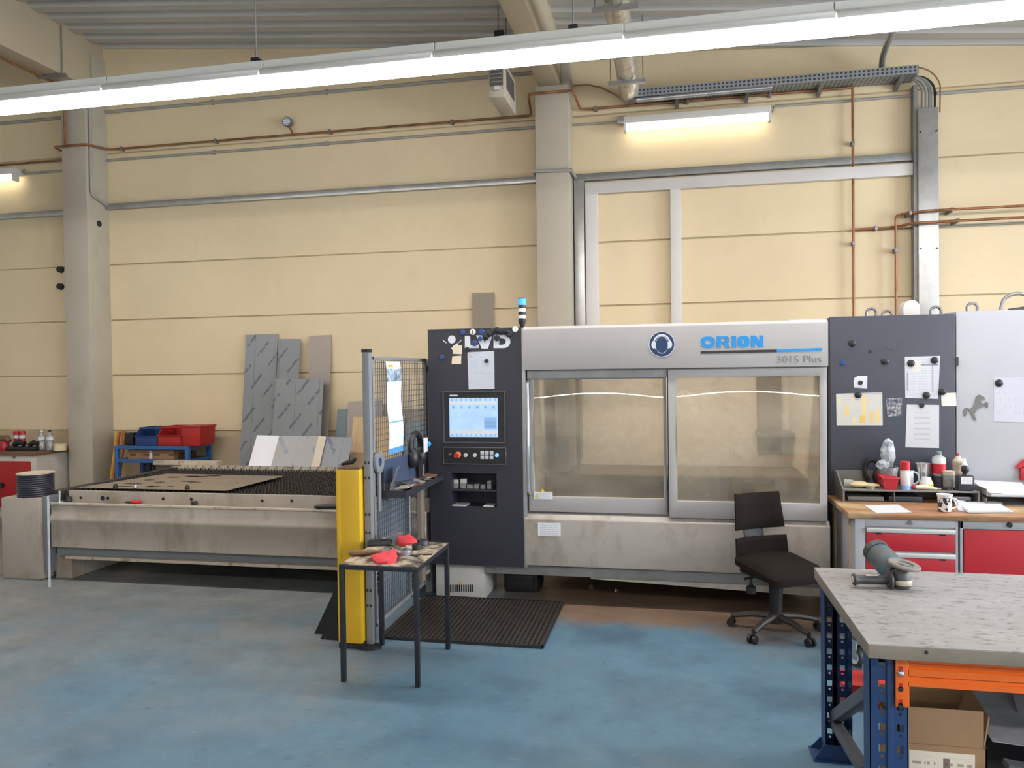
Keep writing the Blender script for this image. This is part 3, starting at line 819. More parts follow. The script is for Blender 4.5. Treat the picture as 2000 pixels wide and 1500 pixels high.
# labels on door and lower panel
a, b = PY(1043, 972, 5.84), PY(1079, 961, 5.84)
part('warning_label', MB().box(a.x, b.x, 5.838, 5.845, a.z - .01, b.z), M['label'], dl)
def tri(cx, cz, s): return [(cx - s, cz - s * .85), (cx + s, cz - s * .85), (cx, cz + s * .9)]
c = PY(1060, 957, 5.84); part('warning_triangle', MB().prism(tri(c.x, c.z, .016), 'y', 5.837, 5.842), M['yellow_print'], dl)
c = PY(1049, 967, 5.84); part('warning_triangle', MB().prism(tri(c.x, c.z, .016), 'y', 5.836, 5.839), M['yellow_print'], dl)
a, b = PY(1051, 1046, YL), PY(1095, 1022, YL)
part('type_plate', MB().box(a.x, b.x, YL - .002, YL + .002, a.z, b.z), M['label'], enc)
part('roof_plate', MB().box(PY(1537, 618, 6.4).x, PY(1632, 618, 6.4).x, 6.3, 6.6, 2.10, 2.165), M['white'], enc)
# things under the machine
M['innerblack'] = pmat('soot_black', '101012', 0.6, var=.2)
mt = thing('floor_motor', 'black motor box on the floor under the machine', 'motor', (-1.0, 6.05, 0))
a, b = PZ(988, 1150), PZ(1062, 1150)
part('motor_body', MB().box(a.x, b.x - .02, 6.1, 6.4, .0, .19), M['innerblack'], mt, bevel=.03)
part('motor_cover', MB().box(a.x + .03, b.x - .06, 6.08, 6.12, .03, .15), M['black'], mt, bevel=.01)
for k, (px, py) in enumerate(((1155, 1147), (1205, 1157))):
    c = PZ(px, py); solo('metal_offcut', MB().cbox((c.x, c.y, .012), (.035, .02, .022), (0.2, .3, k)), M['chrome'], ['small bright offcut on the brown floor near the mat', 'small bright offcut on the brown floor near the chair'][k], 'offcut')

# ---------------------------------------------------------------- control cabinet
YC = 5.80
CX0, CX1 = -1.872, -1.128
cc = thing('control_cabinet', 'tall anthracite control cabinet with touch screen and buttons', 'cabinet', (-1.5, 6.0, .28))
nz0, nz1 = PY(925, 990, YC).z, PY(925, 924, YC).z
nx0, nx1 = PY(882, 950, YC).x, PY(970, 950, YC).x
zt = 2.12
part('cabinet_body', MB().box(CX0, CX1, YC + .22, 6.25, .29, zt), M['mdark'], cc, bevel=.008)
front = MB()
for (xa, xb, za, zb) in ((CX0, CX1, nz1, zt), (CX0, CX1, .285, nz0), (CX0, nx0, nz0, nz1), (nx1, CX1, nz0, nz1)):
    front.box(xa, xb, YC, YC + .225, za, zb)
part('cabinet_front', front, M['mdark'], cc)
part('edge_trim', MB().box(CX1, CX1 + .028, YC + .01, YC + .25, .285, zt + .004), M['galv'], cc)
part('top_rim', MB().box(CX0, CX1, YC - .002, 6.25, zt, zt + .008), M['mdark'], cc)
def CP(px, py): return PY(px, py, YC)
def framed(name, px0, py0, px1, py1, w, mat):
    a, b = CP(px0, py1), CP(px1, py0)
    o = part(name, MB().ring(rect(a.x, b.x, a.z, b.z), rect(a.x + w, b.x - w, a.z + w, b.z - w), 'y', YC - .012, YC + .002), M['framegrey'], cc, bevel=.002, seg=1)
    part(name.replace('frame', 'plate'), MB().box(a.x + w * .7, b.x - w * .7, YC - .006, YC + .002, a.z + w * .7, b.z - w * .7), mat, o)
    return o
M['framegrey'] = pmat('dark_frame', '4C4C50', 0.35, metal=.4, var=.05)
fr = framed('screen_frame', 866, 763, 987, 866, .012, M['black'])
def screen_material():
    t = NT('touch_screen')
    x, y, z = t.sep(t.gen())
    def band(v, a, b): return t.math('MULTIPLY', t.math('GREATER_THAN', v, a), t.math('LESS_THAN', v, b))
    c = t.ramp(t.noise(3, 3, vec=t.gen()), [(.35, lin('A4C6F0')), (.65, lin('B2D4FA'))])
    c = t.mix(band(z, .86, .91), c, lin('D2D0D4'))
    c = t.mix(band(z, .09, .17), c, lin('C8C8D0'))
    c = t.mix(t.math('MULTIPLY', band(z, .20, .50), band(x, .72, .98)), c, lin('86AEDB'))
    # icon rows
    for za, zb, k in ((.92, .985, 10), (.73, .81, 6), (.02, .07, 10)):
        f = t.math('FRACT', t.math('MULTIPLY', x, k))
        c = t.mix(t.math('MULTIPLY', t.math('MULTIPLY', band(z, za, zb), band(f, .34, .68)), .5), c, lin('4C7BAA'))
    f = t.math('FRACT', t.math('MULTIPLY', z, 26))
    c = t.mix(t.math('MULTIPLY', t.math('MULTIPLY', band(z, .24, .44), band(x, .74, .96)), t.math('MULTIPLY', t.math('GREATER_THAN', f, .5), .45)), c, lin('4A6E98'))
    t.link(c, t.b.inputs['Emission Color']); t.b.inputs['Emission Strength'].default_value = 0.95
    t.color((0.02, 0.02, 0.03, 1)); t.b.inputs['Roughness'].default_value = .25
    return t.m
M['screen'] = screen_material()
a, b = CP(879, 853), CP(972, 777)
part('touch_screen', MB().box(a.x, b.x, YC - .010, YC, a.z, b.z), M['screen'], cc)
a, b = CP(879, 774), CP(894, 771)
part('screen_logo', MB().box(a.x, b.x, YC - .008, YC, a.z, b.z), M['sign_white'], cc)
bp = framed('button_frame', 866, 874, 989, 907, .008, M['black'])
def button(px, py, r, mat, name='button', d=.02):
    c = CP(px, py); return part(name, MB().cyl((c.x, YC, c.z), (c.x, YC - d, c.z), r, 16, r2=r * .85), mat, bp, smooth=True)
M['btn'] = pmat('button_white', 'B9BABC', .4, var=.05)
M['btn_orange'] = pmat('button_orange', 'D98A4E', .4, var=.05)
M['btn_blue'] = emat('button_blue_lit', '6FA8E0', .8)
M['btn_dark'] = pmat('key_switch_metal', '6A6864', .4, var=.1, metal=.5)
button(880, 887, .012, M['btn_dark'], 'key_switch')
button(895, 888, .026, M['btn_orange'], 'emergency_ring', .012); c = CP(893, 889)
part('emergency_stop', MB().cyl((c.x, YC, c.z), (c.x, YC - .04, c.z), .018, 16), M['redplastic'], bp, smooth=True)
button(910, 889, .016, M['btn'], 'round_button'); button(928, 889, .016, M['btn'], 'round_button')
for i in range(3):
    for j in range(2):
        c = CP(942.5 + 9 * i, 884 + 9 * j)
        part('square_button', MB().box(c.x - .014, c.x + .014, YC - .016, YC, c.z - .014, c.z + .014), M['btn'], bp, bevel=.003)
button(971, 889, .016, M['btn_blue'], 'lit_button')
# recess with a shelf, parts boxes in it
sz = CP(925, 957).z
part('recess_shelf', MB().box(nx0, nx1, YC + .01, YC + .22, sz - .012, sz), M['mdark'], cc)
M['boxwhite'] = pmat('carton_white', 'C9C9C6', .6, var=.08)
M['boxgrey'] = pmat('carton_grey', '8F8E88', .6, var=.15, vscale=30)
for k, (p0, p1, top, m) in enumerate(((884, 894.5, 937, 'boxwhite'), (898, 909, 936, 'boxwhite'), (911.5, 923, 947, 'boxgrey'), (925, 935, 946, 'boxgrey'), (938, 947.5, 947, 'boxgrey'), (951, 959.5, 939, 'boxgrey'))):
    a = PY(p0, 956, YC + .06); b = PY(p1, top, YC + .06)
    o = thing('nozzle_box', ['first white topped', 'taller white topped', 'pale grey', 'brownish grey', 'last pale grey', 'tall grey brown'][k] + ' small box on the cabinet recess shelf', 'box', ((a.x + b.x) / 2, YC + .09, sz), group='boxes in the cabinet recess')
    part('box_base', MB().box(a.x, b.x, YC + .06, YC + .12, sz, sz + (b.z - sz) * .52), M['boxgrey'], o, bevel=.003)
    part('box_lid', MB().box(a.x + .002, b.x - .002, YC + .062, YC + .118, sz + (b.z - sz) * .53, b.z), M[m], o, bevel=.003)
for k, (p0, p1) in enumerate(((884, 911), (945, 965))):
    a, b = PY(p0, 985, YC + .03), PY(p1, 985, YC + .03)
    solo('paper_slip', MB().box(a.x, b.x, YC + .02, YC + .14, nz0, nz0 + .008), M['boxwhite'], ['wide white slip lying at the bottom of the cabinet recess', 'short white slip lying at the bottom of the cabinet recess'][k], 'paper')
# maker's mark: figure and three fat letters
YM_ = YC - .002
logo_w = M['sign_white']
c = CP(882.5, 663); part('logo_head', MB().prism(circ(c.x, c.z, .031, 22), 'y', YM_, YC + .001), logo_w, cc)
for (a, b) in (((866, 665), (872, 670)), ((901, 665), (895, 670))):
    p, q = CP(*a), CP(*b); part('logo_arm', MB().bar((p.x, YM_ + .001, p.z), (q.x, YM_ + .001, q.z), .004, .022, up=(0, 1, 0)), logo_w, cc)
poly = [CP(*p) for p in ((881, 680), (893, 670), (900, 680), (898, 690), (884, 684))]
part('logo_body', MB().prism([(p.x, p.z) for p in poly][::-1], 'y', YM_, YC + .001), logo_w, cc)
def poly_letter(pts):
    q = [CP(*p) for p in pts]; return MB().prism([(p.x, p.z) for p in q], 'y', YM_, YC + .001)
part('letter', poly_letter([(908, 656), (908, 680), (935, 680), (935, 673), (919, 674), (918, 656)]), logo_w, cc)
part('letter', poly_letter([(930, 655), (941, 681), (953, 681), (962, 655), (951, 656), (947, 671), (942, 655)]), logo_w, cc)
def arc_pts(cx, cy, rx, ry, a0, a1, n=8): return [(cx + rx * math.cos(R(a0 + (a1 - a0) * i / n)), cy + ry * math.sin(R(a0 + (a1 - a0) * i / n))) for i in range(n + 1)]
o_ = [(964, 654)] + arc_pts(984, 667, 13, 13, -90, 90) + [(964, 680)]
i_ = [(975, 661)] + arc_pts(983, 667, 5, 6, -90, 90) + [(975, 674)]
qo = [(CP(*p).x, CP(*p).z) for p in o_]; qi = [(CP(*p).x, CP(*p).z) for p in i_]
part('letter', MB().ring(qo, qi, 'y', YM_, YC + .001), logo_w, cc)
# signal tower
stk = thing('signal_tower', 'blue topped black and white signal tower on the cabinet edge', 'signal lamp', (-1.10, 5.86, 2.13))
c0 = PY(1020, 637, 5.87)
def ST(py): return PY(1020, py, 5.87).z
M['st_blue'] = emat('signal_blue', '3F97D8', .55)
M['st_black'] = M['black']
part('foot', MB().lathe([(.012, 2.118), (.014, 2.13), (.030, ST(628)), (.030, ST(622))], (c0.x, 5.87, 0), 16), M['black'], stk, smooth=True)
zc = [622, 615.5, 609, 602.5, 596]
for k in range(4):
    part('light_segment', MB().cyl((c0.x, 5.87, ST(zc[k])), (c0.x, 5.87, ST(zc[k + 1])), .029, 18), M['sign_white'] if k % 2 == 0 else M['black'], stk, smooth=True)
part('light_segment', MB().cyl((c0.x, 5.87, ST(596)), (c0.x, 5.87, ST(584)), .031, 18), M['st_blue'], stk, smooth=True)
part('cap', MB().cyl((c0.x, 5.87, ST(584)), (c0.x, 5.87, ST(582)), .030, 18), M['sign_blue'], stk)
# papers and magnets on the control cabinet
def sheet(name, pts, Y, mat, label, cat='paper', th=.0015, curl=0):
    q = [PY(px, py, Y) for px, py in pts]
    return solo(name, MB().prism([(p.x, p.z) for p in q][::-1], 'y', Y - th - .0005, Y - .0002), mat, label, cat)
M['doc1'] = print_mat('work_sheet_print', 'BEC2CA', '8E96A4', rows=22, density=.5, margin=.07, patches=[((.06, .36, .54, .78), 'B3BCC8'), ((.05, .24, .84, .87), '8C939E'), ((.42, .75, .86, .94), 'BDC6D2'), ((.05, .9, .405, .415), '9AA0AA')], ink_amt=.25)
sheet('pinned_paper', [(913, 688), (965, 685.5), (966, 759), (915.5, 760.5)], YC, M['doc1'], 'white work sheet pinned above the touch screen', 'paper')
M['note'] = pmat('cream_note', 'D8CBB4', .6, var=.04)
sheet('sticky_note', [(885, 675), (903, 674), (902, 692), (884, 691)], YC - .002, M['note'], 'upper cream note under the white logo figure')
sheet('sticky_note', [(883.5, 696), (901, 694.5), (900.5, 711), (882, 711)], YC, M['note'], 'lower cream note under the white logo figure')
M['mag_blue'] = pmat('blue_magnet', '1E3F78', .4, var=.1)
M['mag_white'] = pmat('white_magnet', 'D9D8D4', .4, var=.04)
M['mag_black'] = pmat('black_magnet', '1A1B1F', .4, var=.1)
def magnet(px, py, Y, r, mat, label, group=None, d=.010):
    c = PY(px, py, Y)
    return solo('magnet', MB().lathe([(r, 0), (r, d * .7), (r * .85, d)], (c.x, Y, c.z), 18, Matrix.Rotation(R(90), 4, 'X')), mat, label, 'magnet', group, smooth=True)
magnet(903.5, 649.5, YC, .021, M['mag_blue'], 'blue magnet above the white letter L')
magnet(941, 648.5, YC, .021, M['mag_blue'], 'blue magnet above the white letter V')
magnet(938, 661.5, YC - .002, .018, M['mag_blue'], 'blue magnet over the left arm of letter V')
magnet(927.5, 670.5, YC - .002, .022, M['mag_blue'], 'blue magnet over the foot of letter L')
magnet(863, 698, YC, .020, M['mag_blue'], 'blue magnet alone at the left edge of the control cabinet')
mw = magnet(923.5, 648.5, YC, .023, M['mag_white'], 'white round magnet with a dark tick between two blue ones')
part('mark', MB().box(PY(922.8, 648, YC).x, PY(924.2, 648, YC).x, YC - .0115, YC - .009, PY(923, 652, YC).z, PY(923, 645, YC).z), M['black'], mw)
magnet(1006.5, 643, YC, .023, M['mag_white'], 'white round magnet at the top right cabinet corner')
magnet(950.5, 705, YC - .002, .016, M['mag_black'], 'dark magnet on the white work sheet')
for k, (px, py, r) in enumerate(((949, 658, .026), (956, 652, .026), (964, 648, .026), (971, 645, .026), (979, 648, .026), (988, 647, .026), (971, 660, .024), (994, 653, .024), (913, 682, .018))):
    magnet(px, py, YC - .002 - .001 * (k % 2), r, M['mag_black'], ['black magnet in the cluster around the letters V and D', 'black magnet under the foot of letter L'][k == 8], 'black magnets on the logo' if k < 8 else None)
# white vented box under the cabinet
wb = thing('vented_box', 'white vented electrical box standing under the control cabinet', 'box', (-1.65, 6.0, 0))
M['wbox'] = pmat('scuffed_white', 'C9C7C2', .5, var=.05, col2='7B7B7C', c2scale=14, c2lo=.66, c2hi=.72)
a, b = PZ(852, 1166), PZ(949, 1169)
yb = 5.88
part('box_body', MB().box(a.x, b.x, yb, yb + .42, .0, PY(900, 1098, yb).z), M['wbox'], wb, bevel=.008)
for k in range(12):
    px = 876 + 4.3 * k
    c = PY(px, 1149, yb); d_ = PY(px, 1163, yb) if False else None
    part('dark_vent_strip', MB().box(c.x - .005, c.x + .005, yb - .001, yb + .001, PY(px, 1156, yb).z, PY(px, 1142, yb).z), M['black'], wb)  # black strip laid on the face, painting the dark of a vent opening
c = PY(899.5, 1137, yb); part('warning_triangle', MB().prism(tri(c.x, c.z, .018), 'y', yb - .002, yb), M['yellow_print'], wb)

# ---------------------------------------------------------------- right hand cabinets of the machine
YD = 6.20
DX0, DX1 = PY(1619, 700, YD).x, PY(1867, 700, YD).x
ZD = PY(1740, 616, YD).z
dc = thing('electrical_cabinet', 'tall dark grey electrical cabinet covered with papers and magnets', 'cabinet', ((DX0 + DX1) / 2, 6.5, 0))
part('cabinet_body', MB().box(DX0, DX1, YD + .02, 6.95, 0.0, ZD - .005), M['mdark2'], dc, bevel=.008)
part('cabinet_door', MB().box(DX0 + .008, DX1 - .004, YD, YD + .02, .1, ZD), M['mdark2'], dc, bevel=.005)
def eye_bolt(X, Y, z, parent):
    part('lifting_eye', MB().tube([(X - .03, Y, z), (X - .035, Y, z + .03)] + arc((X, Y, z + .04), .035, 170, 10, 8) + [(X + .035, Y, z + .03), (X + .03, Y, z)], .011, 8), M['steel'], parent, smooth=True)
for px in (1702, 1828):
    c = PY(px, 605, 6.35); eye_bolt(c.x, 6.35, ZD - .01, dc)
c = PY(1733, 608, 6.5); eye_bolt(c.x, 6.5, ZD - .02, dc)
part('cable_gland', MB().prism([(PY(1762, 600, 6.6).x, ZD - .01), (PY(1792, 600, 6.6).x, ZD - .01)] + [(PY(1792, 600, 6.6).x, ZD + .06)] + [(q.x, q.z) for q in arc((PY(1777, 600, 6.6).x, 0, ZD + .075), .062, 0, 180, 8)] , 'y', 6.55, 6.7), M['white'], dc, bevel=.004)
wc = thing('white_cabinet', 'tall white cabinet with a rearing horse emblem', 'cabinet', (DX1 + .8, 6.5, 0))
M['wcab'] = pmat('white_cabinet_paint', 'AEB2B9', .42, var=.03, vscale=1)
part('cabinet_body', MB().box(DX1 + .004, DX1 + 1.5, YD + .03, 6.95, 0.0, ZD + .02), M['wcab'], wc, bevel=.01)
part('cabinet_door', MB().box(DX1 + .006, DX1 + 1.5, YD + .012, YD + .03, .1, ZD + .018), M['wcab'], wc, bevel=.006)
part('hinge', MB().box(DX1 - .004, DX1 + .016, YD - .004, YD + .02, PY(1870, 714, YD).z, PY(1870, 697, YD).z), M['mdark'], wc)
c = PY(1899, 603, 6.35); eye_bolt(c.x, 6.35, ZD + .01, wc)
c0 = PY(1950, 608, 6.4)
part('cabinet_hose', MB().tube([(c0.x, 6.4, ZD), (c0.x + .02, 6.4, ZD + .05)] + [(c0.x + .13 + .11 * math.cos(R(t)), 6.4, ZD + .06 + .09 * math.sin(R(t))) for t in range(150, 20, -15)] + [(c0.x + .42, 6.42, ZD + .12), (c0.x + .5, 6.42, ZD)], .014, 8), M['galvdark'], wc, smooth=True)
part('hose_bundle', MB().tube([(c0.x + .06, 6.38, ZD + .02), (c0.x + .25, 6.38, ZD + .045), (c0.x + .5, 6.38, ZD + .03)], .018, 8), M['black'], wc, smooth=True)
# papers and magnets on the dark cabinet
YS = YD
M['doc2'] = print_mat('form_print', 'C2C5CC', '9AA2AE', rows=16, cols=3, density=.6, margin=.08, patches=[((.45, .95, .78, .81), '70757E'), ((.05, .10, .2, .62), '878C96'), ((.76, .81, .15, .78), '9BA1AA'), ((.22, .45, .62, .9), 'CFCDC4')], ink_amt=.35)
sheet('pinned_paper', [(1767, 697), (1836, 695), (1832, 779), (1768, 777.5)], YS, M['doc2'], 'white printed form held by three black magnets')
M['doc3'] = print_mat('list_print', 'C4C6CC', '9AA0AA', rows=8, density=.75, margin=.26, ink_amt=.45)
sheet('pinned_paper', [(1771, 790), (1834, 791), (1834, 875), (1768, 873.5)], YS, M['doc3'], 'white sheet with widely spaced lines below the printed form')
M['cal2'] = print_mat('planner_print', 'C6C4BC', 'A9ADB6', rows=16, cols=8, density=.7, margin=.06, ink_amt=.4, patches=[((.18, .28, .28, .62), 'D9BF78'), ((.55, .65, .10, .92), 'DCC489'), ((.5, .62, .08, .30), 'D4B35A'), ((.72, .80, .06, .42), 'D6B866'), ((.86, .95, .06, .48), 'DCC27A'), ((.35, .43, .06, .24), 'DCC88E'), ((.05, .11, .68, .8), 'DEC98E'), ((.34, .40, .74, .84), 'E0CFA0'), ((0, 1, .94, .985), '9CA0A6')])
sheet('planner', [(1633, 769), (1723, 766), (1724, 831), (1634, 831)], YS, M['cal2'], 'landscape planner sheet with yellow marks on the dark cabinet', 'planner')
q = [(1668, 757), (1667, 745), (1669, 738), (1675, 734.5), (1694, 734), (1693.5, 758.5), (1667, 757)]
sheet('pinned_paper', q[:-1], YS, M['sign_white'], 'small white card with a rounded corner above the planner')
M['photo'] = print_mat('dark_photo_print', '3C4352', '3C4352', rows=3, picture=[(.3, '1C2130'), (.45, '4A5268'), (.55, '8E8C88'), (.7, 'B9BCC2')], pic_box=(-.1, 1.1, -.1, 1.1))
sheet('pinned_photo', [(1730, 778), (1761, 777), (1762, 812), (1733, 814)], YS, M['photo'], 'small dark photograph between the planner and the form', 'photograph')
sheet('pinned_paper', [(1838, 768), (1867, 767), (1868, 793), (1839, 793)], YS, M['mag_white'], 'small blank grey-white card at the edge of the dark cabinet')
for px, py, r, lab, top in ((1664, 670, .027, 'black magnet alone near the top left of the dark cabinet', 0), (1728, 705.5, .026, 'black magnet in the middle of the dark cabinet', 0),
        (1779, 709.5, .026, 'black magnet on the upper left corner of the form', .002), (1825, 703.5, .026, 'black magnet on the upper right corner of the form', .002), (1809, 772, .026, 'black magnet on the lower edge of the form', .002),
        (1840, 765, .026, 'black magnet between form and blank card', .002), (1676, 771, .026, 'black magnet on the top edge of the planner', .002), (1800, 792, .018, 'black magnet on the sheet with spaced lines', .002), (1680.5, 747.5, .016, 'small black magnet on the rounded card', .002)):
    magnet(px, py, YS - top, r, M['mag_black'], lab)
magnet(1646, 708.5, YS, .019, M['mag_blue'], 'blue magnet on the dark cabinet beside the machine')
part('scribble', MB().bar(tuple(PY(1731, 678, YS - .001)), tuple(PY(1746, 683, YS - .001)), .002, .006, up=(0, 1, 0)), M['grey_print'], dc)
magnet(1700, 686, YS, .010, M['mag_black'], 'tiny dark magnet left of the chalk scribble', d=.006)
# on the white cabinet
YWC = YD + .012
M['doc4'] = print_mat('sketch_print', 'BEC1CE', 'A4A8B6', rows=7, cols=5, density=.45, margin=.14, ink_amt=.35)
sheet('pinned_paper', [(1941, 738), (2031, 736), (2031, 826), (1941, 823)], YWC, M['doc4'], 'white sketch sheet on the white cabinet beside the horse')
magnet(1951, 748, YWC - .002, .026, M['mag_black'], 'black magnet on the corner of the sketch sheet')
horse = [(1882, 812), (1881, 804), (1884, 797), (1890, 796), (1893, 799), (1899, 796), (1903, 788), (1905, 779), (1908, 773), (1913, 771), (1919, 774), (1924, 778), (1923, 780), (1917, 780), (1915, 784), (1917, 789), (1923, 787), (1927, 785), (1930, 788), (1929, 796), (1926, 797), (1925, 790), (1920, 793), (1912, 797), (1906, 802), (1903, 808), (1904, 814), (1907, 819), (1903, 821), (1899, 815), (1896, 808), (1893, 802), (1888, 803), (1888, 809), (1885, 813)]
q = [PY(px, py, YWC) for px, py in horse]
M['horse'] = pmat('grey_cut_steel', '70706E', .5, metal=.3, var=.1)
solo('horse_emblem', MB().prism([(p.x, p.z) for p in q], 'y', YWC - .006, YWC), M['horse'], 'grey rearing horse cut from sheet metal on the white cabinet', 'emblem')
# ---------------------------------------------------------------- shuttle table in front of the machine
M['tsteel'] = pmat('soiled_table_paint', '9A9186', 0.5, var=0.08, vscale=1.6, col2='72644F', c2scale=2.4, c2lo=.5, c2hi=.75, stretch=(1, 1, .5))
M['tlite'] = pmat('worn_table_paint', 'B0A595', 0.5, var=0.08, vscale=3, col2='7A6C58', c2scale=9, c2lo=.56, c2hi=.64)
M['tdark'] = pmat('table_frame_grey', '6C7073', 0.5, var=0.06)
M['slat'] = pmat('burnt_slat_steel', '3A3632', 0.7, metal=.3, var=0.3, vscale=12)
M['sheettan'] = pmat('cut_steel_sheet', '8A7F70', 0.42, metal=.4, var=0.1, vscale=2.5, col2='3B332B', c2scale=4.5, c2lo=.62, c2hi=.68, stretch=(1, 1.6, 1))
YT0 = 5.80
TX0, TX1 = -5.36, -1.91
tb = thing('cutting_table', 'long low grey shuttle table with black support slats', 'table', (-3.7, 6.7, 0))
prof = [(YT0, .30), (YT0 + .06, .29), (YT0 + .10, .29), (YT0 + .10, .68), (YT0 + .02, .685), (YT0 + .004, .672), (YT0 + .01, .60), (YT0 - .012, .56), (YT0 - .012, .53), (YT0 + .002, .50)]
part('front_trough', MB().prism(prof[::-1], 'x', TX0, TX1), M['tsteel'], tb, bevel=.004, seg=1)
part('trough_rim', MB().box(TX0, TX1, YT0 - .004, YT0 + .03, .672, .692), M['tlite'], tb, bevel=.004)
part('back_plate', MB().box(TX0 + .1, TX1, YT0 + .10, YT0 + .13, .60, .785), M['tsteel'], tb, bevel=.004)
part('lower_web', MB().box(TX0, TX1, YT0 + .07, YT0 + .10, .21, .30), M['tdark'], tb)
part('lower_flange', MB().box(TX0 + .12, TX1, YT0 + .02, YT0 + .10, .195, .222), M['tlite'], tb, bevel=.003)
part('floor_plinth', MB().box(TX0 - .05, TX0 + .12, YT0 + .10, 7.6, 0, .22), M['tsteel'], tb, bevel=.006)
part('left_rail', MB().box(-5.47, -5.38, 5.95, 7.62, .60, .775), M['slat'], tb, bevel=.004)
part('rear_rail', MB().box(-5.47, TX1, 7.58, 7.62, .55, .765), M['tdark'], tb)
part('rear_ledge', MB().box(-5.47, TX1, 7.62, 7.72, .74, .775), M['tlite'], tb)
part('rear_light_block', MB().box(-5.42, TX1, 7.54, 7.57, 0.0, .56), M['tdark'], tb)  # added panel: blocks light from behind so the space under the table stays dark
part('pit_tray', MB().box(-5.40, TX1, 5.95, 7.58, .55, .60), M['slat'], tb)
for X in (-5.2, -3.6, -2.1): part('support_leg', MB().box(X - .08, X + .08, 6.9, 7.06, 0, .56), M['tdark'], tb)
# black discs on the back plate, painting the dark inside of holes
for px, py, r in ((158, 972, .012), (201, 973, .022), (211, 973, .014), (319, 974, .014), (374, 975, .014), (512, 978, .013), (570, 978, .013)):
    c = PY(px, py, YT0 + .10); part('dark_hole_disc', MB().cyl((c.x, YT0 + .101, c.z), (c.x, YT0 + .096, c.z), r, 10), M['black'], tb)
# toothed support slats, one mesh shared by all
teeth = []
L0, L1 = 5.96, 7.58
ny = 27
poly = [(L0, .60), (L1, .60)]
for k in range(ny, 0, -1):
    ya = L0 + (L1 - L0) * k / ny; yb_ = L0 + (L1 - L0) * (k - .5) / ny
    poly += [(ya, .735), (yb_, .785)]
poly.append((L0, .735))
nsl = 36
first = None
for k in range(nsl):
    X = -5.34 + (TX1 + 5.34 - .03) * k / (nsl - 1)
    if first is None:
        first = part('support_slat', MB().prism(poly, 'x', X - .003, X + .003), M['slat'], tb); X0_ = X
    else: child_copy(first, tb, (X - X0_, 0, 0))
cr = MB()
for k in range(24):
    ya = L0 + (L1 - L0) * (k + .5) / 24
    cr.box(-5.36, TX1, ya - .002, ya + .002, .62, .755 + .012 * math.sin(k * 2.1))
part('cross_slats', cr, M['slat'], tb, kind='stuff')
# shiny tabs between the teeth at the far edge
tabs = MB()
for k in range(nsl - 1):
    X = -5.34 + (TX1 + 5.34 - .03) * (k + .5) / (nsl - 1)
    tabs.box(X - .036, X + .036, 7.60, 7.64, .755, .80)
part('rear_tabs', tabs, M['tlite'], tb)
# foot cabinet at the left end
fc = thing('end_cabinet', 'grey square steel end cabinet standing at the free end of the cutting table', 'cabinet', (-5.65, 5.9, 0))
part('cabinet_body', MB().box(-5.862, -5.46, 5.79, 6.05, .01, .728), M['tsteel'], fc, bevel=.012)
part('side_channel', MB().box(-5.462, -5.40, 5.82, 6.03, .06, .74), M['tdark'], fc, bevel=.006)
part('base_strip', MB().box(-5.84, -5.48, 5.80, 6.03, 0, .02), M['tdark'], fc)
# wire coil
M['coil'] = pmat('black_wire_coil', '2B2D38', 0.42, var=.3, vscale=40, stretch=(1, 1, 6), bump=.4, bscale=60)
M['card'] = pmat('cardboard', '8E7050', 0.75, var=.08, vscale=8)
M['carddark'] = pmat('cardboard_inside', '4E3826', 0.8, var=.1, vscale=8)
wc_ = thing('wire_coil', 'black wire coil with a cardboard disc on the end cabinet', 'wire coil', (-5.63, 5.92, .728))
pr = []
for k in range(11):
    z = .73 + .19 * k / 10; pr += [(.143, z), (.15, z + .0095)]
part('winding', MB().lathe(pr, (-5.63, 5.935, 0), 28), M['coil'], wc_, smooth=True)
part('cardboard_disc', MB().cyl((-5.63, 5.935, .927), (-5.63, 5.935, .936), .152, 24), M['tlite'], wc_)
# bar leaning at the corner, bolt, tools on the trough
solo('steel_bar', MB().bar(PZ(97, 1147), tuple(PY(94, 968, 5.74)), .018, .012), M['steel'], 'bright flat steel bar leaning against the corner of the cutting table', 'bar')
b_ = thing('flange_bolt', 'bright flanged bolt standing on the table trough', 'bolt', (-5.2, 5.83, .69))
c = PY(115, 983, YT0 + .03)
part('bolt_flange', MB().cyl((c.x, YT0 + .04, .690), (c.x, YT0 + .04, .70), .042, 18), M['chrome'], b_)
part('bolt_shank', MB().cyl((c.x, YT0 + .04, .70), (c.x, YT0 + .04, .79), .012, 10), M['chrome'], b_)
part('bolt_nut', MB().cyl((c.x + .065, YT0 + .07, .69), (c.x + .065, YT0 + .07, .735), .025, 6), M['black'], b_)
a, b = PY(249, 984, YT0 + .05), PY(276, 984, YT0 + .05)
rt = thing('red_pliers', 'small red handled tool lying in the table trough', 'tool', (a.x, YT0 + .05, .69))
part('tool_handle', MB().tube([(a.x + .04, YT0 + .05, .706), (b.x, YT0 + .04, .708)], .014, 8), M['redplastic'], rt, smooth=True)
part('tool_jaw', MB().tube([(a.x - .02, YT0 + .05, .703), (a.x + .05, YT0 + .05, .703)], [.006, .012], 8), M['black'], rt, smooth=True)
a, b = PY(616, 996, YT0 + .02), PY(658, 996, YT0 + .02)
kt = thing('black_handled_tool', 'tool with a black grip lying on the table rim near the yellow post', 'tool', (a.x, YT0 + .02, .69))
part('grip', MB().tube([(a.x, YT0 + .01, .71), (a.x + .03, YT0 + .01, .712), (b.x - .02, YT0 + .015, .716), (b.x, YT0 + .015, .714)], [.012, .018, .018, .012], 10), M['black'], kt, smooth=True)
part('blade', MB().bar((b.x - .01, YT0 + .015, .712), (b.x + .11, YT0 + .03, .71), .02, .004), M['steel'], kt)
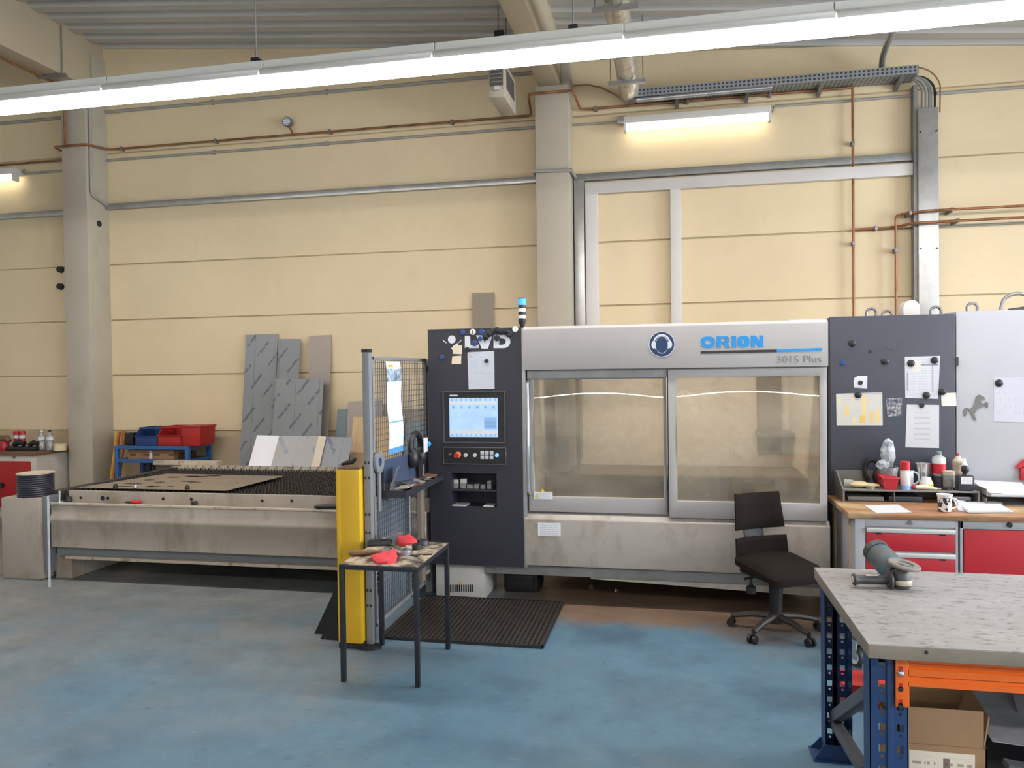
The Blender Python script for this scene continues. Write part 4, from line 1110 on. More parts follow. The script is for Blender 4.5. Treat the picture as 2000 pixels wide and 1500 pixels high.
c = PY(378, 987, YT0 + .05); solo('rubber_stop', MB().cyl((c.x, YT0 + .06, .69), (c.x, YT0 + .06, .722), .026, 10), M['black'], 'black rubber stop on the table trough', 'stop')
# sheet lying on the slats, small magnets along its edge
zs = .79
q = [(-5.27, 6.02), (-3.78, 6.02), (-3.74, 6.95), (-5.05, 6.98)]
ss = thing('cut_sheet', 'brown steel sheet with cut-outs lying on the table slats', 'sheet metal', (-4.5, 6.5, zs))
part('sheet_plate', MB().prism(q, 'z', zs, zs + .004), M['sheettan'], ss)
random.seed(3)
for k in range(15):
    X = random.uniform(-5.1, -4.35); Y = random.uniform(6.1, 6.9); w = random.uniform(.03, .1)
    part('cutout', MB().prism(circ(X, Y, w, 10, random.uniform(.02, .05)), 'z', zs + .0035, zs + .0045), M['slat'], ss)
for k, px in enumerate((195, 351)):
    c = PZ(px, 958, .80); solo('table_pin', MB().lathe([(.02, .795), (.022, .81), (.012, .83)], (c.x, 6.04, 0), 10), M['black'], ['black pin at the left front edge of the cut sheet', 'black pin at the right front edge of the cut sheet'][k], 'pin', smooth=True)
c = PZ(232, 960, .8); solo('pale_pin', MB().lathe([(.018, .795), (.02, .81), (.01, .83)], (c.x, 6.03, 0), 10), M['chrome'], 'pale pin between the two black pins of the cut sheet', 'pin', smooth=True)
solo('pale_plank', MB().box(-5.75, -4.95, 7.70, 7.82, .785, .83), M['tlite'], 'pale plank lying along the far edge of the cutting table', 'plank', bevel=.005)

# ---------------------------------------------------------------- left workbench against the wall
M['bwhite'] = pmat('bench_cream_white', 'B9B2A6', 0.5, var=.04)
M['bred'] = pmat('bench_red', '9A1A1F', 0.45, var=.05)
M['worktop'] = pmat('brown_worktop', '6B4F3A', 0.55, var=.12, vscale=3, stretch=(1, 6, 6))
lb = thing('left_workbench', 'cream workbench with dark red door left of the column', 'workbench', (-9.0, 8.7, 0))
LX1, LYF = -7.90, 8.34
part('worktop', MB().box(-11.0, LX1 + .03, LYF - .03, 9.16, .80, .84), M['worktop'], lb, bevel=.006)
part('cabinet_body', MB().box(-9.6, LX1, LYF, 9.14, .10, .80), M['bwhite'], lb, bevel=.006)
part('plinth', MB().box(-9.6, LX1 - .02, LYF + .03, 9.1, 0, .10), M['bwhite'], lb)
rd = part('cabinet_door', MB().box(-9.5, PY(61, 920, LYF).x, LYF - .012, LYF, .13, .725), M['bred'], lb, bevel=.004)
c = PY(6, 947, LYF); part('door_knob', MB().cyl((c.x, LYF - .012, c.z), (c.x, LYF - .05, c.z), .035, 14), M['black'], rd, smooth=True)
c = PY(28, 893, LYF); part('key_lock', MB().cyl((c.x, LYF, c.z), (c.x, LYF - .015, c.z), .018, 10), M['steel'], lb)
part('second_cabinet', MB().box(-11.0, -9.62, LYF, 9.14, .10, .80), M['bwhite'], lb, bevel=.006)
ZB = .84
M['clear'] = glass_mat('clear_plastic', 'E8ECEC', 0.12, 0.08, haze='DADEDF', haze_amt=0.35)
def bottle(px, label, cap, name='water_bottle'):
    c = PY(px, 870, 8.62)
    o = thing(name, label, 'bottle', (c.x, 8.62, ZB))
    part('bottle_body', MB().lathe([(.035, 0), (.045, .005), (.045, .10), (.038, .12), (.045, .14), (.045, .175), (.018, .225), (.014, .24)], (c.x, 8.62, ZB), 18), M['clear'], o, smooth=True)
    part('bottle_label', MB().lathe([(.0455, .13), (.0455, .175)], (c.x, 8.62, ZB), 18), M['sign_white'], o, smooth=True)
    part('bottle_cap', MB().cyl((c.x, 8.62, ZB + .238), (c.x, 8.62, ZB + .262), .016, 12), cap, o)
bottle(82, 'clear water bottle with a pale cap on the left workbench', M['sign_white'])
bottle(98, 'clear water bottle with a dark cap on the left workbench', M['black'])
c = PY(117, 872, 8.60)
tr = thing('tape_roll', 'roll of cream masking tape on the left workbench', 'tape', (c.x, 8.6, ZB))
M['tape'] = pmat('cream_tape', 'CFC09A', .6, var=.05)
part('tape_ring', MB().ring(circ(c.x, 8.60, .075, 24), circ(c.x, 8.60, .045, 24), 'z', ZB, ZB + .085), M['tape'], tr, smooth=True)
part('tape_core', MB().ring(circ(c.x, 8.60, .045, 24), circ(c.x, 8.60, .040, 24), 'z', ZB + .002, ZB + .083), M['card'], tr, smooth=True)
for k, px in enumerate((33, 44)):
    c = PY(px, 860, 8.75)
    o = thing('drink_bottle', ['red capped drink bottle beside its twin on the left workbench', 'red capped drink bottle next to the black tool case'][k], 'bottle', (c.x, 8.75, ZB))
    part('bottle_body', MB().lathe([(.036, 0), (.04, .005), (.04, .16), (.024, .19)], (c.x, 8.75, ZB), 16), M['sign_white'], o, smooth=True)
    part('bottle_band', MB().lathe([(.0408, .09), (.0408, .14)], (c.x, 8.75, ZB), 16), M['redplastic'], o, smooth=True)
    part('bottle_cap', MB().cyl((c.x, 8.75, ZB + .188), (c.x, 8.75, ZB + .235), .042, 16), M['redplastic'], o, smooth=True)
c = PY(48, 870, 8.55)
bt = thing('black_tool_case', 'black moulded power tool lying on the left workbench', 'tool', (c.x, 8.55, ZB))
part('tool_base', MB().box(c.x - .25, c.x + .20, 8.5, 8.65, ZB, ZB + .05), M['black'], bt, bevel=.015)
part('tool_body', MB().tube([(c.x - .18, 8.57, ZB + .07), (c.x - .1, 8.57, ZB + .11), (c.x - .02, 8.57, ZB + .08)], .035, 10), M['black'], bt, smooth=True)
part('tool_body', MB().tube([(c.x + .06, 8.57, ZB + .07), (c.x + .12, 8.57, ZB + .105), (c.x + .19, 8.57, ZB + .08)], .032, 10), M['black'], bt, smooth=True)
c = PY(8, 862, 8.55)
rc = thing('red_drill', 'red and black drill standing on the left workbench', 'drill', (c.x, 8.55, ZB))
part('drill_body', MB().lathe([(.06, 0), (.065, .01), (.06, .09), (.04, .12)], (c.x, 8.55, ZB), 14), M['bred'], rc, smooth=True)
part('drill_head', MB().tube([(c.x - .08, 8.55, ZB + .16), (c.x + .05, 8.55, ZB + .155), (c.x + .09, 8.55, ZB + .12)], [.035, .045, .03], 10), M['worktop'], rc, smooth=True)

# ---------------------------------------------------------------- blue shelf rack with bins
M['rackblue'] = pmat('rack_blue', '2E5C94', 0.45, var=.06)
rk = thing('blue_rack', 'blue steel shelf rack standing against the cream wall', 'shelf', (-6.45, 8.85, 0))
RX0, RX1, RY0, RY1 = -6.975, -5.92, 8.60, 9.10
for (X, Y) in ((RX0, RY0), (RX1 - .05, RY0), (RX0 + .02, RY1 - .05), (RX1 - .05, RY1 - .05)):
    part('rack_leg', MB().box(X, X + .05, Y, Y + .05, 0, .905), M['rackblue'], rk, bevel=.004)
for z in (.86, .69):
    for Y in (RY0, RY1 - .04): part('shelf_rail', MB().box(RX0 + .05, RX1 - .05, Y, Y + .035, z, z + .045), M['rackblue'], rk, bevel=.003)
    for X in (RX0 + .005, RX1 - .04): part('shelf_rail', MB().box(X, X + .035, RY0 + .05, RY1 - .05, z, z + .045), M['rackblue'], rk, bevel=.003)
    part('shelf_board', MB().box(RX0 + .04, RX1 - .04, RY0 + .035, RY1 - .04, z + .02, z + .04), M['worktop'], rk)
part('foot_brace', MB().box(RX0 + .3, RX0 + .34, RY0 + .3, RY0 + .34, 0, .70), M['rackblue'], rk)
M['binblue'] = pmat('bin_blue', '1F3C70', 0.45, var=.08)
M['binred'] = pmat('bin_red', 'A2231F', 0.45, var=.08)
def open_bin(p0, p1, py0, py1, Y0, Y1, mat, label, z):
    a, b = PY(p0, py1, Y0), PY(p1, py0, Y0)
    o = thing('storage_bin', label, 'bin', ((a.x + b.x) / 2, Y0, z))
    h = b.z - z
    out = [(a.x, z), (b.x, z), (b.x, z + h), (a.x, z + h)]
    part('bin_side', MB().prism([(Y0, z), (Y1, z), (Y1, z + h), (Y0 + .1, z + h), (Y0, z + h * .55)], 'x', a.x, a.x + .008), mat, o)
    part('bin_side', MB().prism([(Y0, z), (Y1, z), (Y1, z + h), (Y0 + .1, z + h), (Y0, z + h * .55)], 'x', b.x - .008, b.x), mat, o)
    part('bin_back', MB().box(a.x, b.x, Y1 - .008, Y1, z, z + h), mat, o)
    part('bin_floor', MB().box(a.x, b.x, Y0, Y1, z, z + .008), mat, o)
    part('bin_front', MB().box(a.x, b.x, Y0, Y0 + .01, z, z + h * .55), mat, o, bevel=.003)
    part('bin_rim', MB().box(a.x - .01, b.x + .01, Y0 - .012, Y0 + .012, z + h * .50, z + h * .56), mat, o, bevel=.003)
    part('bin_lip', MB().box(a.x - .008, b.x + .008, Y0 + .09, Y0 + .12, z + h - .02, z + h), mat, o)
ZR = .905
open_bin(264, 307, 836, 864, 8.62, 9.0, M['binblue'], 'dark blue open fronted bin on top of the blue rack', ZR)
open_bin(308, 354, 834, 863, 8.62, 9.0, M['binred'], 'red open fronted bin on top of the blue rack', ZR)
a, b = PY(354, 862, 8.63), PY(392, 833, 8.63)
sb_ = thing('storage_bin', 'red bin turned side on next to the open red bin', 'bin', ((a.x + b.x) / 2, 8.7, ZR))
part('bin_body', MB().prism([(a.x, ZR), (b.x - .02, ZR), (b.x, b.z), (a.x, b.z)], 'y', 8.63, 8.95), M['binred'], sb_, bevel=.006)
part('bin_rim', MB().box(a.x - .004, b.x + .008, 8.62, 8.96, b.z - .015, b.z + .004), M['binred'], sb_, bevel=.003)
a, b = PY(243, 866, 8.66), PY(262, 845, 8.66)
solo('black_case', MB().box(a.x, b.x - .02, 8.66, 8.85, ZR, b.z), M['black'], 'small black case beside the dark blue bin', 'case', bevel=.02)
a, b = PY(250, 897, 8.66), PY(340, 879, 8.66)
cb = thing('flat_carton', 'flat brown carton with dark print on the lower rack shelf', 'carton', ((a.x + b.x) / 2, 8.8, .73))
part('carton_body', MB().box(a.x, b.x, 8.66, 8.98, .73, b.z), M['card'], cb, bevel=.004)
part('carton_tape', MB().box(a.x + .31, a.x + .35, 8.657, 8.66, .735, b.z - .01), M['sign_white'], cb)
for px in (254, 280, 300, 330):
    c = PY(px, 888, 8.66); part('print_mark', MB().box(c.x, c.x + .09, 8.657, 8.66, c.z - .012, c.z + .012), M['carddark'], cb)
c = PY(352, 885, 8.8); solo('paper_bundle', MB().box(c.x - .06, c.x + .1, 8.75, 9.0, .73, .80), M['carddark'], 'small brown bundle beside the flat carton', 'bundle', bevel=.01)
c = PY(286, 915, 8.7)
jb = thing('black_jug', 'black plastic jug on the floor under the blue rack', 'jug', (c.x, 8.75, 0))
part('jug_body', MB().lathe([(.09, 0), (.10, .02), (.10, .45), (.07, .54), (.035, .58), (.035, .64)], (c.x, 8.75, 0), 16), M['black'], jb, smooth=True)
part('jug_cap', MB().cyl((c.x, 8.75, .64), (c.x, 8.75, .67), .04, 12), M['black'], jb)
M['woodstrip'] = pmat('orange_wood', 'A86A34', 0.6, var=.2, vscale=10, stretch=(6, 6, 1))
M['woodyel'] = pmat('yellow_edged_wood', 'C99A2E', 0.6, var=.15, vscale=10, stretch=(6, 6, 1))
for k, (p0, p1, m) in enumerate(((228, 231.5, 'woodyel'), (231.5, 235.5, 'woodstrip'), (240, 246.5, 'woodstrip'))):
    a = PY(p0, 842, 9.0); b = PY(p1, 842, 9.0)
    solo('wood_strip', MB().slab([(a.x, 8.98, a.z), (b.x, 8.98, a.z), (b.x - .04, 8.80, 0), (a.x - .04, 8.80, 0)], .03), M[m], ['thin yellow wood strip leaning beside the blue rack', 'thin orange wood strip leaning beside the yellow one', 'wider orange wood strip leaning behind the blue rack'][k], 'wood strip')

# ---------------------------------------------------------------- metal sheets leaning on the wall
def film_material(name, base, ink, seed, ang=0.9, rows=5.0):
    """protective film printed with slanted grey words in rows, thin guide lines along the sheet"""
    t = NT(name)
    x, y, z = t.sep(t.pos())
    u = t.math('ADD', t.math('MULTIPLY', x, math.cos(ang)), t.math('MULTIPLY', z, math.sin(ang)))
    v = t.math('SUBTRACT', t.math('MULTIPLY', z, math.cos(ang)), t.math('MULTIPLY', x, math.sin(ang)))
    fu = t.math('FRACT', t.math('MULTIPLY', t.math('ADD', u, seed), 2.6)); fv = t.math('FRACT', t.math('MULTIPLY', t.math('ADD', v, seed), rows))
    word = t.math('MULTIPLY', t.math('LESS_THAN', fu, .62), t.math('MULTIPLY', t.math('GREATER_THAN', fv, .42), t.math('LESS_THAN', fv, .58)))
    word = t.math('MULTIPLY', word, t.math('GREATER_THAN', t.noise(30, 3), .44))
    fx = t.math('FRACT', t.math('MULTIPLY', t.math('ADD', x, seed), 3.1))
    gl = t.math('LESS_THAN', fx, .02)
    base_c = t.ramp(t.noise(2.0, 4), [(.3, lin(base)), (.7, tuple(min(1, c * 1.12) for c in lin(base)[:3]) + (1,))])
    c = t.mix(t.math('MULTIPLY', word, .75), base_c, lin(ink))
    c = t.mix(t.math('MULTIPLY', gl, .6), c, lin(ink))
    t.color(c); t.b.inputs['Roughness'].default_value = .4
    return t.m
M['film'] = film_material('grey_protective_film', '828688', '4C545C', .13)
M['film2'] = film_material('grey_protective_film_fine', '7C8082', '4A525A', .41)
M['filmwhite'] = film_material('pale_protective_film', 'A9A8A7', '8C98AA', .27, ang=-.9, rows=3.4)
M['filmgrey'] = film_material('grey_blue_film', '8F9398', '66707F', .66, ang=-.9, rows=3.4)
M['brushed'] = pmat('brushed_plain_sheet', '9C928A', .45, metal=.3, var=.06, vscale=2)
M['brushed2'] = pmat('brown_grey_sheet', '8C8174', .5, metal=.2, var=.06, vscale=2)
M['whitefoil'] = pmat('white_foil', 'F0F1F5', .35, var=.03)
M['creamboard'] = pmat('cream_board', 'D8CDB8', .55, var=.05)
M['plywood'] = pmat('pale_plywood', 'C9AE85', .6, var=.12, vscale=4, stretch=(4, 1, 1))
M['tealsheet'] = pmat('grey_teal_sheet', '6F8286', .45, var=.06)
def leaning(name, p0, p1, pytop, Yt, Yb, mat, label, th=.004, pyr=None):
    a, b = PY(p0, pytop, Yt), PY(p1, pyr or pytop, Yt)
    return solo(name, MB().slab([(a.x, Yt, a.z), (b.x, Yt, b.z), (b.x, Yb, 0.0), (a.x, Yb, 0.0)], th), mat, label, 'sheet metal')
arr = pmat('film_arrow_print', '23282C', .5)
def arrow(px, py, Y, parent, h=.16):
    c = PY(px, py, Y)
    part('arrow_mark', MB().box(c.x - .008, c.x + .008, Y - .003, Y, c.z - h, c.z).prism([(c.x - .03, c.z - .01), (c.x + .03, c.z - .01), (c.x, c.z + .05)], 'y', Y - .003, Y), arr, parent)
leaning('metal_sheet', 481, 543, 654, 9.16, 8.86, M['film'], 'tallest grey filmed metal sheet leaning on the cream wall', pyr=652)
leaning('metal_sheet', 544, 587, 662, 9.12, 8.82, M['film2'], 'middle grey filmed sheet leaning beside the tallest one', pyr=662)
s3 = leaning('metal_sheet', 538, 632, 740, 8.99, 8.72, M['film'], 'lower wide grey filmed sheet leaning in front of the others', pyr=740)
leaning('metal_sheet', 605, 647, 656, 9.17, 8.93, M['brushed'], 'plain pinkish grey strip of sheet leaning behind the filmed sheets', pyr=654)
leaning('metal_sheet', 923, 965, 572, 9.17, 9.0, M['brushed2'], 'tall plain grey strip leaning behind the control cabinet', pyr=571)
leaning('metal_sheet', 659, 679, 799, 9.14, 8.9, M['tealsheet'], 'narrow blue grey offcut sheet leaning behind the white foil panel', pyr=799)
leaning('metal_sheet', 680, 748, 784, 9.12, 8.88, M['brushed'], 'broad plain sheet leaning behind the mesh fence post', pyr=782)
leaning('metal_sheet', 748, 828, 800, 9.14, 8.9, M['brushed2'], 'brownish sheet leaning behind the calendar', pyr=798)
leaning('plywood_board', 690, 790, 815, 9.06, 8.75, M['plywood'], 'pale plywood board leaning behind the mesh fence', th=.012, pyr=812)
leaning('metal_sheet', 793, 829, 826, 8.9, 8.6, M['tealsheet'], 'grey teal sheet leaning next to the control cabinet', pyr=822)
for k, (p0, p1, q0, q1, m, lab, dy) in enumerate(((502, 545, 487, 527, 'whitefoil', 'bright white foil panel leaning low against the filmed sheets', 0), (545, 634, 527, 610, 'filmwhite', 'pale filmed panel with blue print leaning beside the white foil panel', .002),
        (622, 637, 608, 625, 'creamboard', 'narrow cream board leaning between the pale panels', -.03), (636, 690, 625, 681, 'filmgrey', 'grey blue filmed panel leaning next to the cream board', .002))):
    a, b = PY(p0, 850 + k, 8.70 + dy), PY(p1, 851 + k, 8.70 + dy)
    sl = (a.z) / .62
    solo('leaning_panel', MB().slab([a, b, (b.x, 8.70 + dy - .62, 0), (a.x, 8.70 + dy - .62, 0)], .01), M[m], lab, 'panel')
# ---------------------------------------------------------------- yellow light curtain post and mesh fence
M['safety'] = pmat('safety_yellow', 'C49C1C', 0.45, var=.04, vscale=3, col2='9C7A22', c2scale=7, c2lo=.68, c2hi=.78)
yp = thing('light_curtain_post', 'yellow light curtain post standing beside the mesh fence', 'post', (-2.07, 4.75, 0))
part('post_body', MB().box(-2.145, -1.992, 4.69, 4.79, .03, 1.172), M['safety'], yp, bevel=.012)
part('side_flange', MB().box(-2.153, -2.125, 4.684, 4.70, .04, 1.165), M['safety'], yp, bevel=.004)
part('post_cap', MB().box(-2.145, -1.992, 4.69, 4.79, 1.172, 1.184), M['worktop'], yp)
part('base_plate', MB().box(-2.15, -1.985, 4.685, 4.82, 0, .03), M['black'], yp)
a, b = PY(667, 910, 4.74), PY(696, 906, 4.74)
gl = solo('black_rag', MB().tube([(a.x, 4.74, 1.195), (a.x + .03, 4.74, 1.205), (b.x - .03, 4.74, 1.215), (b.x, 4.74, 1.235)], [.008, .014, .018, .01], 8), M['black'], 'black crumpled strap lying on top of the yellow post', 'strap', smooth=True)
ff = thing('floor_wedge', 'black steel wedge plates on the floor behind the yellow post', 'plate', (-2.3, 4.9, 0))
a = PZ(615, 1237); b = PZ(655, 1237)
part('wedge_plate', MB().prism([(a.x, 0), (a.x + .30, 0), (a.x + .30, .44), (a.x + .21, .42)], 'y', a.y - .01, a.y + .002), M['innerblack'], ff)
part('wedge_plate', MB().prism([(a.x + .09, 0), (a.x + .33, 0), (a.x + .33, .40), (a.x + .26, .40)], 'y', a.y - .10, a.y - .09), M['innerblack'], ff)

M['fencegrey'] = pmat('fence_grey', '76787B', 0.45, var=.05)
M['wire'] = pmat('fence_wire', '54565A', 0.45, var=.05)
fx = -1.955
fn = thing('mesh_fence', 'grey wire mesh safety fence between the yellow post and the cabinet', 'fence', (fx, 5.4, 0))
part('fence_post', MB().box(-1.984, -1.936, 4.745, 4.80, .012, 1.935), M['fencegrey'], fn, bevel=.005)
part('post_cap', MB().box(-1.987, -1.933, 4.742, 4.803, 1.93, 1.952), M['black'], fn, bevel=.004)
part('foot_plate', MB().prism(circ(-1.955, 4.72, .085, 18, .06), 'z', 0, .016), M['black'], fn)
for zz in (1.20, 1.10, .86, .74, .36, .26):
    for X in (-1.972, -1.948): part('dark_slot_plate', MB().box(X - .005, X + .005, 4.742, 4.747, zz, zz + .018), M['black'], fn)  # black plate on the post, painting the dark of a slot
Y0f, Y1f, Z0f, Z1f = 4.83, 5.98, .10, 1.905
for (ya, yb_, za, zb) in ((Y0f, Y1f, Z1f - .025, Z1f), (Y0f, Y1f, Z0f, Z0f + .025), (Y0f, Y0f + .022, Z0f, Z1f), (Y1f - .022, Y1f, Z0f, Z1f), (5.52, 5.54, Z0f, 1.15)):
    part('frame_bar', MB().box(fx - .012, fx + .012, ya, yb_, za, zb), M['fencegrey'], fn, bevel=.003, seg=1)
wm = MB()
ny_, nz_ = 30, 44
for k in range(1, ny_):
    Y = Y0f + (Y1f - Y0f) * k / ny_; wm.box(fx - .0018, fx + .0018, Y - .0018, Y + .0018, Z0f, Z1f)
for k in range(1, nz_):
    z = Z0f + (Z1f - Z0f) * k / nz_; wm.box(fx - .0018, fx + .0018, Y0f, Y1f, z - .0018, z + .0018)
part('wire_mesh', wm, M['wire'], fn, kind='stuff')
part('fence_hook', MB().box(fx - .02, fx + .02, Y1f, 6.06, .30, .34), M['fencegrey'], fn)
part('fence_hook', MB().box(fx - .02, fx + .02, Y1f, 6.06, 1.80, 1.84), M['black'], fn)
part('rear_post', MB().box(fx - .03, fx + .03, 5.99, 6.04, 0, 1.9), M['fencegrey'], fn, bevel=.004)
# calendar hung on the mesh
M['cal'] = print_mat('wall_calendar_print', 'D2D5DE', 'A9AFBC', rows=30, cols=3, density=.62, margin=.08, ink_amt=.4, picture=[(.35, '8FA0B4'), (.5, 'C4CBD4'), (.6, '5E6E82'), (.7, '2F3A4A')], pic_box=(-.1, 1.1, .78, .92),
                     patches=[((-.1, 1.1, -.1, .065), '4F90C8'), ((-.1, 1.1, .355, .37), '5B97CC'), ((-.1, 1.1, .93, 1.1), 'E0E0DC')], head_z=2)
def cal_material():
    """the print runs along the fence, so the across direction is Y"""
    t = NT('calendar_print')
    g = t.gen(); x, y, z = t.sep(g)
    def band(v, a, b): return t.math('MULTIPLY', t.math('GREATER_THAN', v, a), t.math('LESS_THAN', v, b))
    fz = t.math('FRACT', t.math('MULTIPLY', z, 46)); fy = t.math('FRACT', t.math('MULTIPLY', y, 16))
    dots = t.math('MULTIPLY', t.math('MULTIPLY', t.math('GREATER_THAN', fz, .5), t.math('GREATER_THAN', fy, .45)), t.math('LESS_THAN', z, .76))
    c = t.mix(t.math('MULTIPLY', dots, .22), lin('D4D7E0'), lin('7F8796'))
    pic = t.ramp(t.noise(7, 4, vec=g), [(.35, lin('C4CBD4')), (.5, lin('8FA0B4')), (.62, lin('4A5868'))])
    c = t.mix(band(z, .78, .92), c, pic)
    c = t.mix(t.math('MULTIPLY', band(z, .935, .965), band(y, .12, .42)), c, lin('C9A24A'))
    c = t.mix(t.math('LESS_THAN', z, .06), c, lin('4F90C8'))
    c = t.mix(band(z, .335, .35), c, lin('5B97CC'))
    t.color(c); t.b.inputs['Roughness'].default_value = .55
    return t.m
M['cal'] = cal_material()
ya, yb_ = PX(755, 715, -1.93).y, PX(783, 712, -1.93).y
zt_, zb_ = PX(770, 706, -1.93).z, PX(775, 884, -1.93).z
vs, fs = [], []
nn = 18
for j in range(nn + 1):
    z = zt_ + (zb_ - zt_) * j / nn
    d = .006 * math.sin(j * .6) + .01 * (j / nn); sy = .03 * (j / nn)
    vs += [(-1.938 + d * .8, ya + sy, z), (-1.938 + d * .8, yb_ + sy, z)]
fs = [(2 * j, 2 * j + 1, 2 * j + 3, 2 * j + 2) for j in range(nn)]
k0 = len(vs); vs2 = vs + [(x + .002, y, z) for x, y, z in vs]
fs += [tuple(i + k0 for i in f[::-1]) for f in fs]
cl = solo('wall_calendar', MB().add(vs2, fs), M['cal'], 'long narrow white calendar hanging on the mesh fence', 'calendar', smooth=True)
# board, wire tray and odds on the fence
M['blueboard'] = pmat('blue_grey_board', '3C475E', .45, var=.05)
def FX(px, py, X=-1.93): return PX(px, py, X)
q = [FX(745, 900), FX(833, 876), FX(831, 934), FX(748, 942)]
solo('blue_board', MB().add([p for p in q] + [p + Vector((.012, 0, 0)) for p in q], [(0, 1, 2, 3), (7, 6, 5, 4), (0, 4, 5, 1), (1, 5, 6, 2), (2, 6, 7, 3), (3, 7, 4, 0)]), M['blueboard'], 'dark blue board hanging on the mesh fence under the calendar', 'board')
tx0 = -1.925
ty0, ty1 = FX(745, 958).y, FX(840, 935).y
tz = (FX(745, 958).z + FX(838, 938).z) / 2
st = thing('fence_tray', 'small steel tray of scrap hooked on the mesh fence', 'tray', (tx0 + .06, (ty0 + ty1) / 2, tz))
part('tray_floor', MB().box(tx0, tx0 + .16, ty0, ty1, tz - .01, tz), M['mdark'], st)
part('tray_front', MB().box(tx0 + .155, tx0 + .165, ty0, ty1, tz - .01, tz + .03), M['mdark'], st)
part('tray_end', MB().box(tx0, tx0 + .16, ty0 - .006, ty0, tz - .01, tz + .04), M['mdark'], st)
part('tray_hook', MB().box(tx0 - .012, tx0 + .004, ty0 + .1, ty0 + .14, tz - .05, tz + .10), M['steel'], st)
random.seed(11)
scr = [('steel', 'dull steel'), ('tlite', 'pale'), ('worktop', 'brown'), ('chrome', 'bright'), ('tsteel', 'stained')]
for k in range(9):
    m, adj = scr[k % 5]
    Y = ty0 + .14 + (ty1 - ty0 - .25) * k / 8
    o = solo('scrap_strip', MB().cbox((tx0 + .07 + .02 * ((k % 3) - 1), Y, tz + .016 + .012 * (k % 2)), (.10, random.uniform(.08, .2), .006), (random.uniform(-.15, .15), random.uniform(-.2, .2), random.uniform(-.6, .6))), M[m], adj + [' scrap strip nearest the square plate in the fence tray', ' scrap strip at the cabinet end of the fence tray'][k >= 5], 'scrap', 'scrap in the fence tray')
solo('steel_plate', MB().cbox((tx0 + .05, ty0 + .10, tz + .10), (.006, .17, .18), (.0, .35, .25)), M['steel'], 'square steel plate standing in the fence tray', 'plate')
solo('orange_bit', MB().ball((tx0 + .11, ty1 - .12, tz + .025), .018, 10, 6), M['safety'], 'small orange knob in the fence tray', 'knob', smooth=True)
# large ring spanner hanging on the post side
c = FX(741, 903, -1.92)
sp = thing('ring_spanner', 'large grey ring spanner hanging beside the fence post', 'spanner', (-1.92, c.y, c.z - .4))
rg = MB().ring([(c.y + p, c.z + q_) for p, q_ in circ(0, 0, .075, 24)], [(c.y + p, c.z + q_) for p, q_ in circ(0, .0, .03, 24)], 'x', -1.932, -1.912)
part('ring_head', rg, M['fencegrey'], sp, bevel=.003)
part('spanner_shaft', MB().box(-1.928, -1.916, c.y - .022, c.y + .022, c.z - .33, c.z - .06), M['fencegrey'], sp, bevel=.004)
part('ring_hub', MB().cyl((-1.928, c.y, c.z), (-1.914, c.y, c.z), .022, 12), M['mag_blue'], sp)
# ear muffs / black headset hanging at the cabinet
c = FX(812, 872, -1.90)
hs = thing('ear_muffs', 'black ear muffs hanging on the fence near the cabinet', 'ear muffs', (-1.9, c.y, c.z - .12))
part('headband', MB().tube([Vector((-1.9, c.y, c.z)) + Vector((0, .11 * math.cos(R(t)), .10 * math.sin(R(t)))) for t in range(-40, 221, 20)], .022, 8), M['black'], hs, smooth=True)
part('ear_cup', MB().ball((-1.89, c.y - .09, c.z - .08), (.045, .05, .075)), M['black'], hs, smooth=True)
part('ear_cup', MB().ball((-1.89, c.y + .09, c.z - .08), (.045, .05, .075)), M['black'], hs, smooth=True)
part('cup_label', MB().box(-1.852, -1.842, c.y + .03, c.y + .12, c.z - .05, c.z + .06), M['sign_white'], hs, bevel=.006)
part('blue_knob', MB().ball((-1.842, c.y + .13, c.z + .005), .022, 10, 6), M['blue_print'], hs, smooth=True)
part('lead', MB().tube([(-1.89, c.y + .05, c.z - .1), (-1.89, c.y + .06, c.z - .2), (-1.89, c.y + .05, c.z - .28)], [.03, .025, .012], 8), M['black'], hs, smooth=True)
# sheet metal behind the lower mesh
solo('backing_sheet', MB().slab([(-1.985, 5.0, 1.02), (-1.985, 5.62, 1.02), (-1.985, 5.62, .12), (-1.985, 5.0, .12)], .004), M['blueback'] if 'blueback' in M else pmat('blue_grey_sheet', '7C8794', .4, metal=.3, var=.06), 'blue grey sheet standing behind the lower part of the mesh fence', 'sheet metal')
solo('fence_channel', MB().box(-1.95, -1.91, 5.70, 5.78, .16, 1.08), M['brushed2'], 'brown grey steel channel standing at the end of the mesh fence', 'channel', bevel=.006)

# ---------------------------------------------------------------- rubber mat
M['rubber'] = pmat('mat_rubber', '1C1A19', .6, var=.12, vscale=6)
M['rubber2'] = pmat('mat_rubber_ribs', '2E2925', .55, var=.15, vscale=8)
mt = thing('rubber_mat', 'dark ribbed rubber floor mat in front of the control cabinet', 'mat', (-1.4, 5.37, 0))
MX0, MX1, MY0, MY1 = -1.95, -.83, 4.885, 5.86
part('mat_base', MB().box(MX0, MX1, MY0, MY1, .001, .010), M['rubber'], mt, bevel=.003)
rb = MB(); nr = 34
for k in range(nr):
    X = MX0 + .02 + (MX1 - MX0 - .04) * k / (nr - 1)
    rb.box(X - .007, X + .007, MY0 + .01, MY1 - .01, .010, .019)
for k in range(26):
    Y = MY0 + .02 + (MY1 - MY0 - .04) * k / 25
    rb.box(MX0 + .01, MX1 - .01, Y - .004, Y + .004, .010, .015)
part('mat_ribs', rb, M['rubber2'], mt, kind='stuff')
for (xa, xb, ya, yb_) in ((MX0, MX1, MY0, MY0 + .012), (MX0, MX1, MY1 - .012, MY1), (MX0, MX0 + .012, MY0, MY1), (MX1 - .012, MX1, MY0, MY1)):
    part('mat_edge', MB().box(xa, xb, ya, yb_, .010, .021), M['rubber'], mt)

